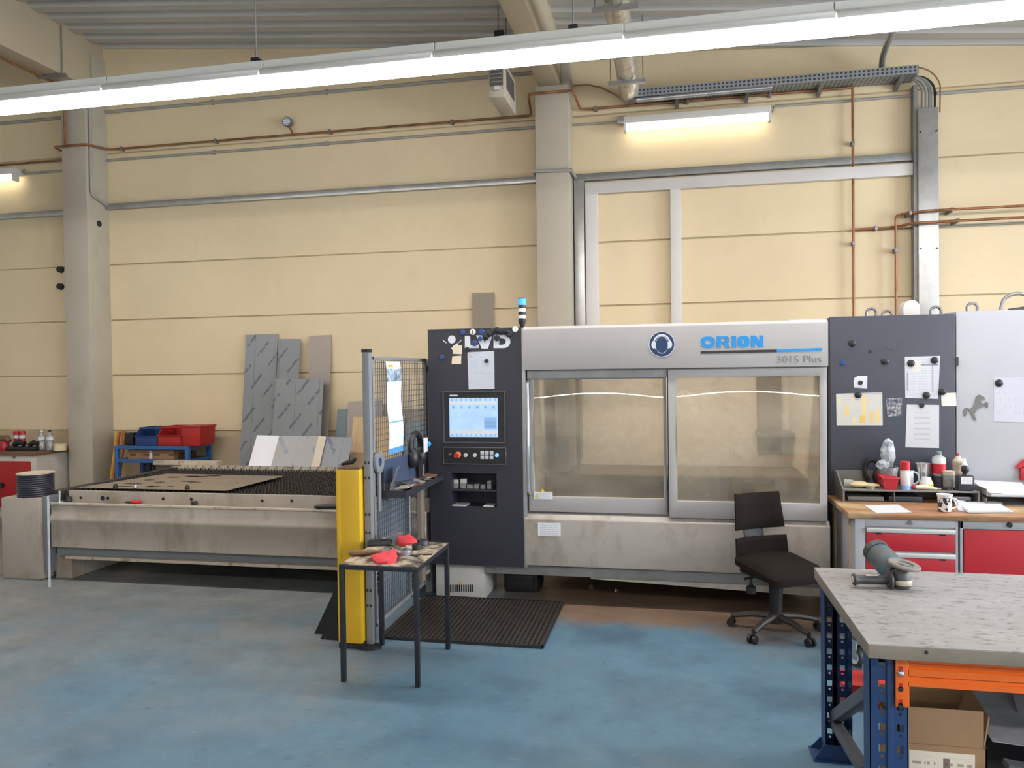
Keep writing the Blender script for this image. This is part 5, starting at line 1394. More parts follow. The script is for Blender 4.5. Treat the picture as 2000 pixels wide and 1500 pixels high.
# ---------------------------------------------------------------- small black steel table
M['blacksteel'] = pmat('black_steel_frame', '26282D', .42, metal=.3, var=.15, vscale=9, col2='55575B', c2scale=16, c2lo=.62, c2hi=.72)
M['ttop'] = pmat('stained_table_top', 'A99B84', .55, var=.15, vscale=6, col2='3C352D', c2scale=7, c2lo=.46, c2hi=.58)
T = dict(x0=-1.905, x1=-1.425, y0=4.165, y1=4.80, z=.69)
bt = thing('steel_side_table', 'small black steel table with a stained top beside the yellow post', 'table', (-1.665, 4.48, 0))
lw = .028
for (X, Y) in ((T['x0'], T['y0']), (T['x1'] - lw, T['y0']), (T['x0'], T['y1'] - lw), (T['x1'] - lw, T['y1'] - lw)):
    part('table_leg', MB().box(X, X + lw, Y, Y + lw, 0, T['z'] - .03), M['blacksteel'], bt, bevel=.003)
for Y in (T['y0'], T['y1'] - lw): part('frame_rail', MB().box(T['x0'], T['x1'], Y, Y + lw, T['z'] - .032, T['z'] - .004), M['blacksteel'], bt, bevel=.003)
for X in (T['x0'], T['x1'] - lw): part('frame_rail', MB().box(X, X + lw, T['y0'] + lw, T['y1'] - lw, T['z'] - .032, T['z'] - .004), M['blacksteel'], bt, bevel=.003)
part('table_top', MB().box(T['x0'] + .004, T['x1'] - .004, T['y0'] + .004, T['y1'] - .004, T['z'] - .006, T['z']), M['ttop'], bt)
ZT = T['z']
def TP(px, py): return PZ(px, py, ZT)
M['redcloth'] = pmat('red_cloth', 'C4363F', .8, var=.1, vscale=20)
def rag(pts, h, label):
    """soft folded cloth: an outline lifted into a rounded, wrinkled heap"""
    q = [TP(*p) for p in pts]; cx = sum(p.x for p in q) / len(q); cy = sum(p.y for p in q) / len(q)
    rings = [(1.0, 0.001), (1.0, h * .45), (.86, h * .8), (.55, h), (.2, h * .92)]
    vs, fs = [], []
    n = len(q)
    for s, z in rings:
        for i, p in enumerate(q):
            vs.append((cx + (p.x - cx) * s, cy + (p.y - cy) * s, ZT + z + (0.004 * math.sin(i * 2.3 + s * 9) if z > .01 else 0)))
    for j in range(len(rings) - 1):
        for i in range(n): fs.append((j * n + i, j * n + (i + 1) % n, (j + 1) * n + (i + 1) % n, (j + 1) * n + i))
    fs += [tuple(range(n - 1, -1, -1)), tuple(range((len(rings) - 1) * n, len(rings) * n))]
    return solo('red_rag', MB().add(vs, fs), M['redcloth'], label, 'rag', smooth=True)
rag([(724, 1093), (735, 1101), (757, 1102), (774, 1099), (776, 1088), (772, 1079), (760, 1083), (745, 1086), (733, 1090)], .032, 'red rag lying at the front of the black steel table')
rag([(774, 1060), (779, 1066), (798, 1068), (815, 1068), (818, 1064), (806, 1056), (800, 1050), (792, 1056), (779, 1055)], .040, 'red rag lying at the back of the black steel table')
M['hwood'] = pmat('hammer_wood', '6E5138', .6, var=.15, vscale=12)
a, b = TP(683, 1086), TP(732, 1084)
hm = thing('hammer', 'hammer with a brown wooden handle on the black steel table', 'hammer', (a.x, a.y, ZT))
part('handle', MB().tube([(a.x, a.y, ZT + .018), (a.x + .03, a.y, ZT + .02), (b.x - .02, b.y, ZT + .018), (b.x + .06, b.y + .01, ZT + .017)], [.014, .018, .015, .011], 10), M['hwood'], hm, smooth=True)
part('head', MB().cyl((b.x + .06, b.y - .05, ZT + .02), (b.x + .06, b.y + .06, ZT + .02), .018, 12), M['steel'], hm, smooth=True)
a, b = TP(721, 1066), TP(757, 1060)
solo('black_plate', MB().cbox(((a.x + b.x) / 2 + .01, (a.y + b.y) / 2, ZT + .010), (.15, .12, .018), (0, 0, .3)), M['black'], 'flat black plate at the back edge of the steel table', 'plate', bevel=.004)
a, b = TP(752, 1059), TP(783, 1052)
sp2 = thing('open_spanner', 'bright open ended spanner resting on the black plate', 'spanner', (a.x, a.y, ZT))
part('shaft', MB().bar((a.x + .01, a.y - .02, ZT + .035), (b.x - .015, b.y - .03, ZT + .045), .022, .008), M['chrome'], sp2)
part('jaw', MB().cyl((a.x, a.y - .02, ZT + .03), (a.x, a.y - .02, ZT + .042), .020, 8), M['chrome'], sp2)
part('jaw', MB().cyl((b.x, b.y - .03, ZT + .04), (b.x, b.y - .03, ZT + .052), .024, 8), M['chrome'], sp2)
for k, (px, py, r, h, m, lab) in enumerate(((791, 1083, .048, .03, 'steel', 'round dull steel disc beside the front red rag'), (815, 1072, .035, .03, 'innerblack', 'black round grinding disc beside the rear red rag'), (826, 1064, .04, .03, 'mdark', 'dark round cap near the table edge'), (800, 1072, .03, .02, 'tlite', 'pale round washer between the red rags'))):
    c = TP(px, py)
    o = thing('disc', lab, 'disc', (c.x, c.y, ZT))
    part('disc_body', MB().lathe([(r, 0), (r, h * .6), (r * .8, h), (r * .35, h * 1.05)], (c.x, c.y, ZT + .001), 20), M[m], o, smooth=True)
    part('disc_hub', MB().cyl((c.x, c.y, ZT + h), (c.x, c.y, ZT + h * 1.15), r * .3, 12), M['black'], o)
random.seed(5)
for k in range(8):
    c = TP(random.uniform(760, 840), random.uniform(1066, 1094))
    solo('metal_chip', MB().cbox((c.x, c.y, ZT + .004), (random.uniform(.02, .06), .012, .006), (0, 0, random.uniform(0, 3))), M['steel' if k % 2 else 'innerblack'], ['grey', 'black'][k % 2 == 0] + ' metal chip scattered on the black steel table', 'offcut', 'chips on the steel table')
# ---------------------------------------------------------------- office chair
M['fabric'] = pmat('brown_black_fabric', '1E1916', .95, var=.1, vscale=20, bump=.25, bscale=300, spec=.1)
M['plastic'] = pmat('chair_black_plastic', '151416', .5, var=.1)
M['castor'] = pmat('castor_brown_black', '2C2825', .5, var=.1)
def cushion(w, d, h, r=.06, crown=.012, n=10):
    """upholstered pad centred at the origin, lying flat, rounded corners and a soft crowned top"""
    out = rrect(-w / 2, w / 2, -d / 2, d / 2, r, 5)
    vs, fs = [], []
    rings = [(.90, -h / 2), (1.0, -h * .30), (1.0, h * .20), (.93, h * .46), (.70, h * .5 + crown * .7), (.35, h * .5 + crown), ]
    m = len(out)
    for s, z in rings: vs += [(x * s, y * s, z) for x, y in out]
    for j in range(len(rings) - 1):
        for i in range(m): fs.append((j * m + i, j * m + (i + 1) % m, (j + 1) * m + (i + 1) % m, (j + 1) * m + i))
    fs += [tuple(range(m - 1, -1, -1)), tuple(range((len(rings) - 1) * m, len(rings) * m))]
    return MB().add(vs, fs)
def place(mb, loc, rot=(0, 0, 0)):
    Mx = Matrix.Translation(loc) @ Euler(rot).to_matrix().to_4x4()
    o = MB(); o.v = [Mx @ v for v in mb.v]; o.f = mb.f; return o
# local frame: seat faces +Y, then the whole chair is turned
ch = thing('office_chair', 'dark brown swivel office chair without armrests beside the machine', 'chair', (.675, 5.46, 0), R(-150), local=True)
seat = cushion(.46, .47, .07, .10)
for v in seat.v:                                   # front edge dips, rear rises a little
    v.z -= .05 * max(0, v.y / .23) ** 2 - .015 * max(0, -v.y / .23)
part('seat', place(seat, (0, .03, .46)), M['fabric'], ch, smooth=True)
part('seat_pan', place(cushion(.40, .40, .03, .08, 0), (0, .02, .41)), M['plastic'], ch, smooth=True)
def back_pad(w_top, w_bot, h, th, curve=.05):
    vs, fs = [], []
    n, m = 10, 6
    for s, t in ((1, 1), (.93, .0)):
        pass
    def pt(u, v, side):
        w = w_bot + (w_top - w_bot) * v
        x = (u - .5) * w; z = (v - .5) * h
        ex = min(1, (1 - abs(2 * u - 1)) / .14); ez = min(1, (1 - abs(2 * v - 1)) / .20)
        e = math.sqrt(max(0, 1 - (1 - ex) ** 2)) * math.sqrt(max(0, 1 - (1 - ez) ** 2))
        return (x, side * th / 2 * (.25 + .75 * e) + curve * (2 * u - 1) ** 2, z)
    for side in (1, -1):
        for j in range(m + 1):
            for i in range(n + 1): vs.append(pt(i / n, j / m, side))
    N = (n + 1) * (m + 1)
    for j in range(m):
        for i in range(n):
            a = j * (n + 1) + i
            fs += [(a, a + 1, a + n + 2, a + n + 1), (N + a + n + 1, N + a + n + 2, N + a + 1, N + a)]
    edge = [i for i in range(n + 1)] + [j * (n + 1) + n for j in range(1, m + 1)] + [m * (n + 1) + i for i in range(n - 1, -1, -1)] + [j * (n + 1) for j in range(m - 1, 0, -1)]
    for a, b in zip(edge, edge[1:] + edge[:1]): fs.append((b, a, N + a, N + b))
    return MB().add(vs, fs)
part('backrest', place(back_pad(.36, .40, .25, .055), (0, -.235, .79), (R(8), 0, 0)), M['fabric'], ch, smooth=True)
part('lumbar_pad', place(back_pad(.41, .42, .13, .06), (0, -.20, .55), (R(6), 0, 0)), M['fabric'], ch, smooth=True)
part('back_bar', MB().bar((0, -.215, .42), (0, -.265, .80), .16, .014, up=(0, 1, 0)), M['plastic'], ch, bevel=.004)
part('back_arm', MB().bar((0, -.22, .41), (0, .0, .39), .07, .02), M['plastic'], ch, bevel=.004)
part('mechanism', MB().box(-.09, .09, -.12, .12, .36, .40), M['plastic'], ch, bevel=.01)
part('tilt_knob', MB().lathe([(.012, .27), (.032, .275), (.032, .32), (.012, .33), (.008, .38)], (.17, -.04, 0), 12), M['plastic'], ch, smooth=True)
part('lever', MB().tube([(.08, -.04, .385), (.17, -.04, .38), (.22, -.04, .375)], .009, 8), M['plastic'], ch, smooth=True)
part('gas_column', MB().lathe([(.055, .36), (.048, .33), (.040, .14), (.040, .10)], (0, 0, 0), 16), M['plastic'], ch, smooth=True)
part('base_hub', MB().lathe([(.05, .07), (.055, .09), (.05, .135), (.03, .15)], (0, 0, 0), 16), M['castor'], ch, smooth=True)
for k in range(5):
    a = R(24 + 72 * k); d = Vector((math.cos(a), math.sin(a), 0))
    arm = part('base_arm', MB().tube([d * .03 + Vector((0, 0, .115)), d * .16 + Vector((0, 0, .105)), d * .29 + Vector((0, 0, .075))], [.026, .022, .017], 8), M['castor'], ch, smooth=True)
    p = d * .29; t = Vector((-d.y, d.x, 0))
    part('castor_stem', MB().cyl(p + Vector((0, 0, .045)), p + Vector((0, 0, .085)), .013, 8), M['plastic'], arm)
    for s in (-1, 1):
        part('castor_wheel', MB().cyl(p + t * (s * .009) + Vector((0, 0, .027)) + d * .012, p + t * (s * .028) + Vector((0, 0, .027)) + d * .012, .027, 14), M['plastic'], arm, smooth=True)

# ---------------------------------------------------------------- right hand workbench with red drawers
M['dwhite'] = pmat('drawer_cabinet_grey', 'A4A6A9', .45, var=.03)
M['dred'] = pmat('drawer_red', 'B22530', .4, var=.04)
M['alu'] = pmat('aluminium_strip', 'C6C7C5', .35, metal=.2, var=.03)
def wood_material():
    t = NT('beech_worktop')
    g = t.noise(3.0, 6, .6, stretch=(1.5, 14, 14))
    c = t.ramp(g, [(.3, lin('7A5538')), (.5, lin('94694A')), (.7, lin('A3825C'))])
    c = t.mix(t.ramp(t.noise(2.2, 3), [(.55, (0, 0, 0, 1)), (.75, (1, 1, 1, 1))]), c, lin('B3A27C'))
    t.color(c); t.b.inputs['Roughness'].default_value = .45
    return t.m
M['beech'] = wood_material()
ZK = .83
WX0, WY0, WY1 = 1.13, 5.42, 6.17
wb2 = thing('drawer_workbench', 'workbench with beech top and red drawers in front of the dark cabinet', 'workbench', (2.2, 5.8, 0))
part('worktop', MB().box(WX0, WX0 + 2.2, WY0, WY1, ZK - .035, ZK), M['beech'], wb2, bevel=.004)
YF = WY0 + .02
def KP(px, py): return PY(px, py, YF)
u0, u1 = KP(1670, 1060).x, KP(1872, 1060).x
for (X) in (WX0 + .03, WX0 + 2.08):
    part('bench_leg', MB().box(X, X + .07, WY0 + .1, WY0 + .16, 0, ZK - .035), M['tlite'], wb2, bevel=.004)
    part('bench_leg', MB().box(X, X + .07, WY1 - .14, WY1 - .06, 0, ZK - .035), M['tlite'], wb2, bevel=.004)
    part('leg_rail', MB().box(X + .02, X + .05, WY0 + .16, WY1 - .14, .12, .20), M['tlite'], wb2)
dcab = part('drawer_cabinet', MB().box(u0, u1, YF + .012, WY1 - .02, .06, ZK - .035), M['dwhite'], wb2, bevel=.004)
part('cabinet_plinth', MB().box(u0 + .02, u1 + 1.0, YF + .05, WY1 - .05, 0, .06), M['dwhite'], wb2)
part('cabinet_frame', MB().box(u0, KP(1690, 1060).x, YF, YF + .012, .06, ZK - .035), M['dwhite'], wb2, bevel=.002)
part('cabinet_frame', MB().box(KP(1866, 1060).x, u1 - .002, YF, YF + .012, .06, ZK - .035), M['dwhite'], wb2, bevel=.002)
part('top_fascia', MB().box(KP(1690, 1060).x, KP(1866, 1060).x, YF - .002, YF + .012, KP(1780, 1030).z, ZK - .037), M['dwhite'], wb2, bevel=.002)
c = KP(1777, 1020.5); part('key_lock', MB().cyl((c.x, YF, c.z), (c.x, YF - .014, c.z), .014, 14), M['steel'], wb2, smooth=True)
xa, xb = KP(1692, 1060).x, KP(1865.5, 1060).x
zz = [KP(1780, 1031).z, KP(1780, 1079).z]
dh = zz[0] - zz[1]
for k in range(4):
    zt_ = zz[0] - dh * k; zb_ = zt_ - dh + .006
    d = part('drawer', MB().box(xa, xb, YF - .006, YF + .01, zb_, zt_ - .036), M['dred'], wb2, bevel=.004)
    part('drawer_handle', MB().box(xa, xb, YF - .018, YF + .004, zt_ - .034, zt_ - .004), M['alu'], d, bevel=.006)
    part('handle_lip', MB().box(xa + .06, xa + .09, YF - .012, YF, zt_ - .045, zt_ - .034), M['black'], d)
    part('handle_lip', MB().box(xb - .09, xb - .06, YF - .012, YF, zt_ - .045, zt_ - .034), M['black'], d)
v0 = KP(1875, 1060).x
part('door_cabinet', MB().box(v0, v0 + .95, YF + .012, WY1 - .02, .06, ZK - .035), M['dwhite'], wb2, bevel=.004)
part('door_fascia', MB().box(v0, v0 + .95, YF - .002, YF + .012, KP(1940, 1034).z, ZK - .037), M['dwhite'], wb2, bevel=.002)
part('door_post', MB().box(v0, KP(1881, 1060).x, YF - .002, YF + .012, .06, ZK - .037), M['dwhite'], wb2, bevel=.002)
c = KP(1971, 1025); part('key_lock', MB().cyl((c.x, YF, c.z), (c.x, YF - .014, c.z), .016, 14), M['black'], wb2, smooth=True)
part('cabinet_door', MB().box(KP(1882, 1060).x, v0 + .92, YF - .008, YF + .01, .10, KP(1940, 1034).z - .004), M['dred'], wb2, bevel=.004)

# ---------------------------------------------------------------- desk organiser and the things on it
M['orggrey'] = pmat('organiser_grey', '7A7975', .45, metal=.2, var=.08)
OX0, OX1, OY0, OY1 = 1.195, 2.075, 5.88, 6.18
ZO = .918
og = thing('desk_organiser', 'low grey steel desk shelf at the back of the workbench', 'desk shelf', ((OX0 + OX1) / 2, 6.0, ZK))
part('shelf_plate', MB().box(OX0, OX1, OY0, OY1, ZO - .012, ZO), M['orggrey'], og, bevel=.003)
part('side_panel', MB().prism([(OY0, ZK), (OY1, ZK), (OY1, 1.02), (OY1 - .06, 1.02), (OY0 + .02, ZO), (OY0, ZO)], 'x', OX0 - .006, OX0 + .006), M['orggrey'], og)
part('side_panel', MB().box(OX1 - .008, OX1 + .004, OY0, OY1, ZK, ZO), M['orggrey'], og)
part('back_panel', MB().box(OX0, OX0 + .33, OY1 - .008, OY1, ZO, 1.02), M['orggrey'], og)
part('back_lower', MB().box(OX0, OX1, OY1 - .01, OY1, ZK, ZO - .012), M['orggrey'], og)
part('middle_divider', MB().box((OX0 + OX1) / 2 - .1, (OX0 + OX1) / 2 - .094, OY0 + .03, OY1, ZK, ZO - .012), M['orggrey'], og)
for k, (p0, p1, m, lab) in enumerate(((1655, 1725, 'orggrey', 'grey folder tray under the desk shelf'), (1735, 1800, 'mdark2', 'blue grey folder tray under the desk shelf'), (1850, 1895, 'steel', 'pale folder tray under the desk shelf'))):
    a, b = PY(p0, 970, 5.95), PY(p1, 970, 5.95)
    solo('folder_tray', MB().box(a.x, b.x, 5.93, 6.16, ZK, ZK + .03 + .006 * k), M[m], lab, 'tray', bevel=.004)
def OP(px, Y=6.02): return PY(px, 945, Y).x
M['glove'] = pmat('pale_leather', 'CDBE92', .7, var=.1, vscale=10)
# work glove: palm with five fingers lying flat
gx, gy = (OP(1655, 5.97) + OP(1712, 5.97)) / 2, 5.99
gv = thing('work_glove', 'pale leather work glove lying on the desk shelf', 'glove', (gx, gy, ZO))
part('palm', MB().ball((gx - .02, gy, ZO + .022), (.075, .055, .024), 16, 8), M['glove'], gv, smooth=True)
for k, (a, l) in enumerate(((-28, .10), (-10, .12), (6, .115), (22, .10), (70, .07))):
    d = Vector((math.cos(R(a)), math.sin(R(a)) * .8, 0)); p = Vector((gx, gy, ZO + .016))
    part('finger', MB().tube([p + d * .02, p + d * (l * .6), p + d * l], [.017, .015, .010], 8), M['glove'], gv, smooth=True)
part('cuff', MB().tube([(gx - .05, gy, ZO + .022), (gx - .12, gy + .01, ZO + .026)], [.03, .036], 10), M['boxgrey'], gv, smooth=True)
def small_bin(p0, p1, pytop, Y, z, label, depth=.12):
    a, b = PY(p0, pytop, Y), PY(p1, pytop, Y)
    o = thing('small_bin', label, 'bin', ((a.x + b.x) / 2, Y, z)); h = a.z - z; w = b.x - a.x
    bot = rect(a.x + w * .12, b.x - w * .12, Y + .01, Y + depth - .01); top = rect(a.x, b.x, Y, Y + depth)
    vs = [(x, y, z) for x, y in bot] + [(x, y, z + h) for x, y in top] + [(x, y, z + h) for x, y in rect(a.x + .008, b.x - .008, Y + .008, Y + depth - .008)] + [(x, y, z + .01) for x, y in rect(a.x + w * .15, b.x - w * .15, Y + .018, Y + depth - .018)]
    fs = [(3, 2, 1, 0)] + [(i, (i + 1) % 4, 4 + (i + 1) % 4, 4 + i) for i in range(4)] + [(4 + i, 4 + (i + 1) % 4, 8 + (i + 1) % 4, 8 + i) for i in range(4)] + [(8 + i, 8 + (i + 1) % 4, 12 + (i + 1) % 4, 12 + i) for i in range(4)] + [(12, 13, 14, 15)]
    part('bin_body', MB().add(vs, fs), M['dred'], o, bevel=.003)
    part('bin_rim', MB().ring(rect(a.x - .005, b.x + .005, Y - .005, Y + depth + .005), rect(a.x + .006, b.x - .006, Y + .006, Y + depth - .006), 'z', z + h - .010, z + h + .002), M['dred'], o, bevel=.002)
small_bin(1724, 1756, 933, 5.885, ZO, 'small red plastic bin at the front of the desk shelf', .10)
small_bin(1716, 1737, 927, 6.02, ZO, 'second small red bin tucked behind the front one', .09)
def lathe_thing(name, label, cat, px, Y, parts, z=None, n=20):
    z = ZO if z is None else z
    X = PY(px, 945, Y).x
    o = thing(name, label, cat, (X, Y, z))
    for nm, prof, m in parts: part(nm, MB().lathe(prof, (X, Y, z), n), m, o, smooth=True)
    return o, X
# clear cup with crumpled bags
o, X = lathe_thing('plastic_beaker', 'clear grey beaker stuffed with crumpled plastic bags', 'beaker', 1734, 6.08, [('beaker_wall', [(.055, 0), (.06, .005), (.07, .14), (.073, .14), (.066, .138), (.055, .008)], M['clear'])])
M['bag'] = pmat('crumpled_clear_bag', 'B9C2C8', .3, var=.25, vscale=40, alpha=.75)
random.seed(21)
def crumple(c, r, zmul, seed):
    random.seed(seed); mb = MB().ball(c, (r, r * .8, r * zmul), 12, 9)
    for v in mb.v: v += Vector((random.uniform(-1, 1), random.uniform(-1, 1), random.uniform(-1, 1))) * r * .22
    return mb
solo('plastic_bag', crumple((X + .005, 6.08, ZO + .235), .05, 2.2, 3), M['bag'], 'tall crumpled clear bag standing in the beaker', 'plastic bag')
solo('plastic_bag', crumple((X - .04, 6.06, ZO + .155), .04, 1.0, 4), M['bag'], 'small crumpled clear bag at the rim of the beaker', 'plastic bag')
# black headset behind
X = PY(1703, 915, 6.14).x
hd = thing('headset', 'black headset leaning at the back of the desk shelf', 'headset', (X, 6.14, ZO))
part('headset_band', MB().tube([(X + .05 * math.cos(R(t)) - .0, 6.14, ZO + .10 + .085 * math.sin(R(t))) for t in range(-60, 241, 20)], .016, 8), M['black'], hd, smooth=True)
part('headset_cup', MB().ball((X + .035, 6.12, ZO + .06), (.035, .03, .06)), M['black'], hd, smooth=True)
# thermos, mug, cups, bottles
o, X = lathe_thing('spray_can', 'white spray can with a red cap on the desk shelf', 'spray can', 1768, 5.93, [('can_body', [(.031, 0), (.033, .004), (.033, .125), (.028, .14)], M['boxwhite']), ('can_band', [(.0335, .0), (.0335, .03)], pmat('pale_blue_band', '7FA8D8', .4)), ('can_cap', [(.033, .14), (.033, .195), (.028, .20)], M['redplastic'])])
o, X = lathe_thing('white_mug', 'plain white mug behind the red capped spray can', 'mug', 1771, 6.05, [('mug_wall', [(.038, 0), (.043, .006), (.044, .12), (.040, .12), (.039, .008)], M['sign_white'])])
part('mug_handle', MB().tube([Vector((X + .043, 6.05, ZO + .065)) + Vector((.04 * math.cos(R(t)), 0, .045 * math.sin(R(t)))) for t in range(-90, 91, 18)], .007, 8), M['sign_white'], o, smooth=True)
lathe_thing('metal_cup', 'brushed steel cup on the desk shelf', 'cup', 1803, 6.08, [('cup_wall', [(.038, 0), (.042, .004), (.055, .165), (.057, .17), (.052, .168), (.038, .01)], M['chrome'])])
lathe_thing('yellow_jar', 'round white jar with a yellow print on the desk shelf', 'jar', 1809, 5.96, [('jar_body', [(.03, 0), (.045, .012), (.045, .045), (.032, .07), (.03, .085)], M['sign_white']), ('jar_print', [(.0455, .02), (.0455, .04)], M['yellow_print'])])
X = PY(1808, 948, 5.92).x
cl2 = thing('cloth_roll', 'beige cloth with a red tip lying at the shelf edge', 'cloth', (X, 5.92, ZO))
part('cloth_fold', MB().tube([(X - .06, 5.93, ZO + .016), (X, 5.92, ZO + .02), (X + .07, 5.91, ZO + .008)], [.014, .02, .006], 10), M['note'], cl2, smooth=True)
part('cloth_fold', MB().tube([(X - .04, 5.95, ZO + .01), (X + .03, 5.94, ZO + .012), (X + .10, 5.93, ZO + .006)], [.008, .012, .004], 8), M['note'], cl2, smooth=True)
part('red_tip', MB().ball((X - .075, 5.93, ZO + .018), .016, 10, 6), M['redplastic'], cl2, smooth=True)
lathe_thing('cleaner_bottle', 'tall bottle with red label and teal cap on the desk shelf', 'bottle', 1834, 6.06, [('bottle_body', [(.042, 0), (.045, .005), (.045, .19), (.04, .215), (.018, .232)], M['clear']), ('bottle_base', [(.0455, .004), (.0455, .085)], M['mdark']), ('bottle_label', [(.0458, .10), (.0458, .17)], M['redplastic']), ('bottle_shoulder', [(.0452, .175), (.0455, .19), (.041, .216)], M['sign_white']), ('bottle_cap', [(.018, .23), (.018, .255), (.014, .258)], M['tealsheet'])])
lathe_thing('screw_jar', 'glass jar of screws with a pale lid on the desk shelf', 'jar', 1853, 6.0, [('jar_body', [(.036, 0), (.038, .004), (.038, .10)], M['clear']), ('jar_fill', [(.033, .003), (.034, .07)], M['worktop']), ('jar_lid', [(.04, .10), (.04, .125), (.036, .127)], M['tlite'])])
lathe_thing('aerosol_can', 'tall grey aerosol can with a red tip on the desk shelf', 'spray can', 1871, 6.08, [('can_body', [(.034, 0), (.036, .004), (.036, .19), (.024, .205)], M['tlite']), ('can_cap', [(.018, .205), (.016, .225)], M['note']), ('can_tip', [(.011, .225), (.009, .243)], M['redplastic'])])
o, X = lathe_thing('dosing_bottle', 'square black dosing bottle with white label on the desk shelf', 'bottle', 1885, 5.92, [('bottle_neck', [(.024, .10), (.015, .125), (.024, .135), (.026, .155), (.018, .175)], M['black'])])
part('bottle_body', MB().box(X - .055, X + .055, 5.89, 5.96, ZO, ZO + .11), M['mdark'], o, bevel=.02)
part('bottle_label', MB().box(X - .036, X + .036, 5.887, 5.891, ZO + .05, ZO + .10), M['label'], o)
lathe_thing('white_nozzle_bottle', 'slim white bottle behind the black dosing bottle', 'bottle', 1882, 6.12, [('bottle_body', [(.024, 0), (.026, .005), (.026, .16), (.018, .175)], M['sign_white']), ('bottle_cap', [(.017, .174), (.015, .20)], M['sign_white'])])
for k, (px, r) in enumerate(((1700, .03), (1849, .03), (1868, .02))):
    X = PY(px, 950, 5.92).x
    solo('washer_stack', MB().lathe([(r * .5, 0), (r, 0), (r, .018), (r * .5, .018)], (X, 5.925, ZO), 16), M['black' if k else 'orggrey'], ['grey washer at the shelf edge beside the glove', 'black ring in front of the glass jar', 'small black ring beside the dosing bottle'][k], 'ring', smooth=True)

# papers, mug and letter tray on the worktop
M['doc5'] = print_mat('desk_print', 'BFC3CA', 'A2A8B4', rows=10, density=.5, ink_amt=.2)
q = [PZ(1688, 987, ZK), PZ(1754, 986, ZK), PZ(1781, 1001, ZK), PZ(1711, 1002, ZK)]
solo('loose_paper', MB().prism([(p.x, p.y) for p in q][::-1], 'z', ZK + .0005, ZK + .002), M['doc5'], 'single white sheet lying on the beech worktop', 'paper')
def papers(pts, h, label):
    q = [PZ(px, py, ZK) for px, py in pts]
    o = thing('paper_stack', label, 'papers', (q[0].x, q[0].y, ZK))
    for k in range(4):
        dx, dy = .012 * math.sin(k * 2.1), .008 * math.cos(k * 1.7)
        part('sheet', MB().prism([(p.x + dx, p.y + dy) for p in q][::-1], 'z', ZK + .001 + h * k / 4, ZK + .001 + h * (k + .8) / 4), M['doc5'], o)
papers([(1870, 985), (1945, 983), (1975, 1002), (1892, 1003)], .016, 'loose pile of white papers on the beech worktop')
q = [PZ(1862, 984, ZK), PZ(1885, 983, ZK), PZ(1898, 1002, ZK), PZ(1872, 997, ZK)]
solo('curled_sheet', MB().slab([(q[0].x, q[0].y, ZK + .03), (q[1].x, q[1].y, ZK + .02), (q[2].x, q[2].y, ZK + .001), (q[3].x, q[3].y, ZK + .001)], .002), M['doc5'], 'curled white sheet leaning on the pile of papers', 'paper')
def mug_material():
    t = NT('printed_mug')
    n = t.noise(22, 3, .5)
    x, y, z = t.sep(t.gen())
    mask = t.math('MULTIPLY', t.math('GREATER_THAN', n, .47), t.math('MULTIPLY', t.math('LESS_THAN', z, .82), t.math('LESS_THAN', x, .75)))
    t.color(t.mix(mask, lin('D8D8D8'), lin('3A3C42'))); t.b.inputs['Roughness'].default_value = .25
    return t.m
Xm = PZ(1845, 999, ZK)
mg = thing('printed_mug', 'white mug with a dark print on the beech worktop', 'mug', (Xm.x, Xm.y, ZK))
part('mug_wall', MB().lathe([(.034, 0), (.04, .005), (.042, .095), (.05, .115), (.046, .115), (.038, .095), (.036, .008)], (Xm.x, Xm.y, ZK), 22), mug_material(), mg, smooth=True)
part('mug_handle', MB().tube([Vector((Xm.x + .04, Xm.y, ZK + .055)) + Vector((.042 * math.cos(R(t)), 0, .034 * math.sin(R(t)))) for t in range(-90, 91, 18)], .007, 8), M['sign_white'], mg, smooth=True)
# letter trays
a = PY(1917, 945, 6.12); b = PZ(1960, 985, ZK)
lt = thing('letter_tray', 'grey two tier letter tray full of white papers on the workbench', 'letter tray', (2.3, 5.95, ZK))
tx0_, tx1_, ty0_, ty1_ = 2.10, 2.45, 5.83, 6.17
for z in (ZK + .002, ZK + .065):
    part('tray_floor', MB().box(tx0_, tx1_, ty0_, ty1_, z, z + .005), M['orggrey'], lt)
    part('tray_side', MB().box(tx0_, tx0_ + .006, ty0_, ty1_, z, z + .05), M['orggrey'], lt)
    part('tray_side', MB().box(tx1_ - .006, tx1_, ty0_, ty1_, z, z + .05), M['orggrey'], lt)
    part('tray_back', MB().box(tx0_, tx1_, ty1_ - .006, ty1_, z, z + .05), M['orggrey'], lt)
    part('tray_lip', MB().box(tx0_, tx0_ + .10, ty0_ - .004, ty0_ + .004, z, z + .022), M['orggrey'], lt)
solo('tray_papers', MB().slab([(tx0_ + .01, ty1_ - .02, ZK + .135), (tx1_ - .01, ty1_ - .02, ZK + .12), (tx1_ - .01, ty0_ - .01, ZK + .082), (tx0_ + .03, ty0_ - .01, ZK + .082)], .02), M['doc5'], 'heap of white papers in the upper letter tray', 'papers', bevel=.006)
X = PY(2000, 920, 6.18)
rr = thing('red_marker_holder', 'pinkish red arrow shaped holder on the white cabinet', 'holder', (X.x, 6.20, .95))
part('holder_body', MB().box(X.x - .02, X.x + .04, 6.18, 6.211, .96, 1.06), M['dred'], rr, bevel=.004)
part('holder_top', MB().prism([(X.x - .05, 1.05), (X.x + .06, 1.05), (X.x + .005, 1.11)], 'y', 6.18, 6.211), M['dred'], rr)
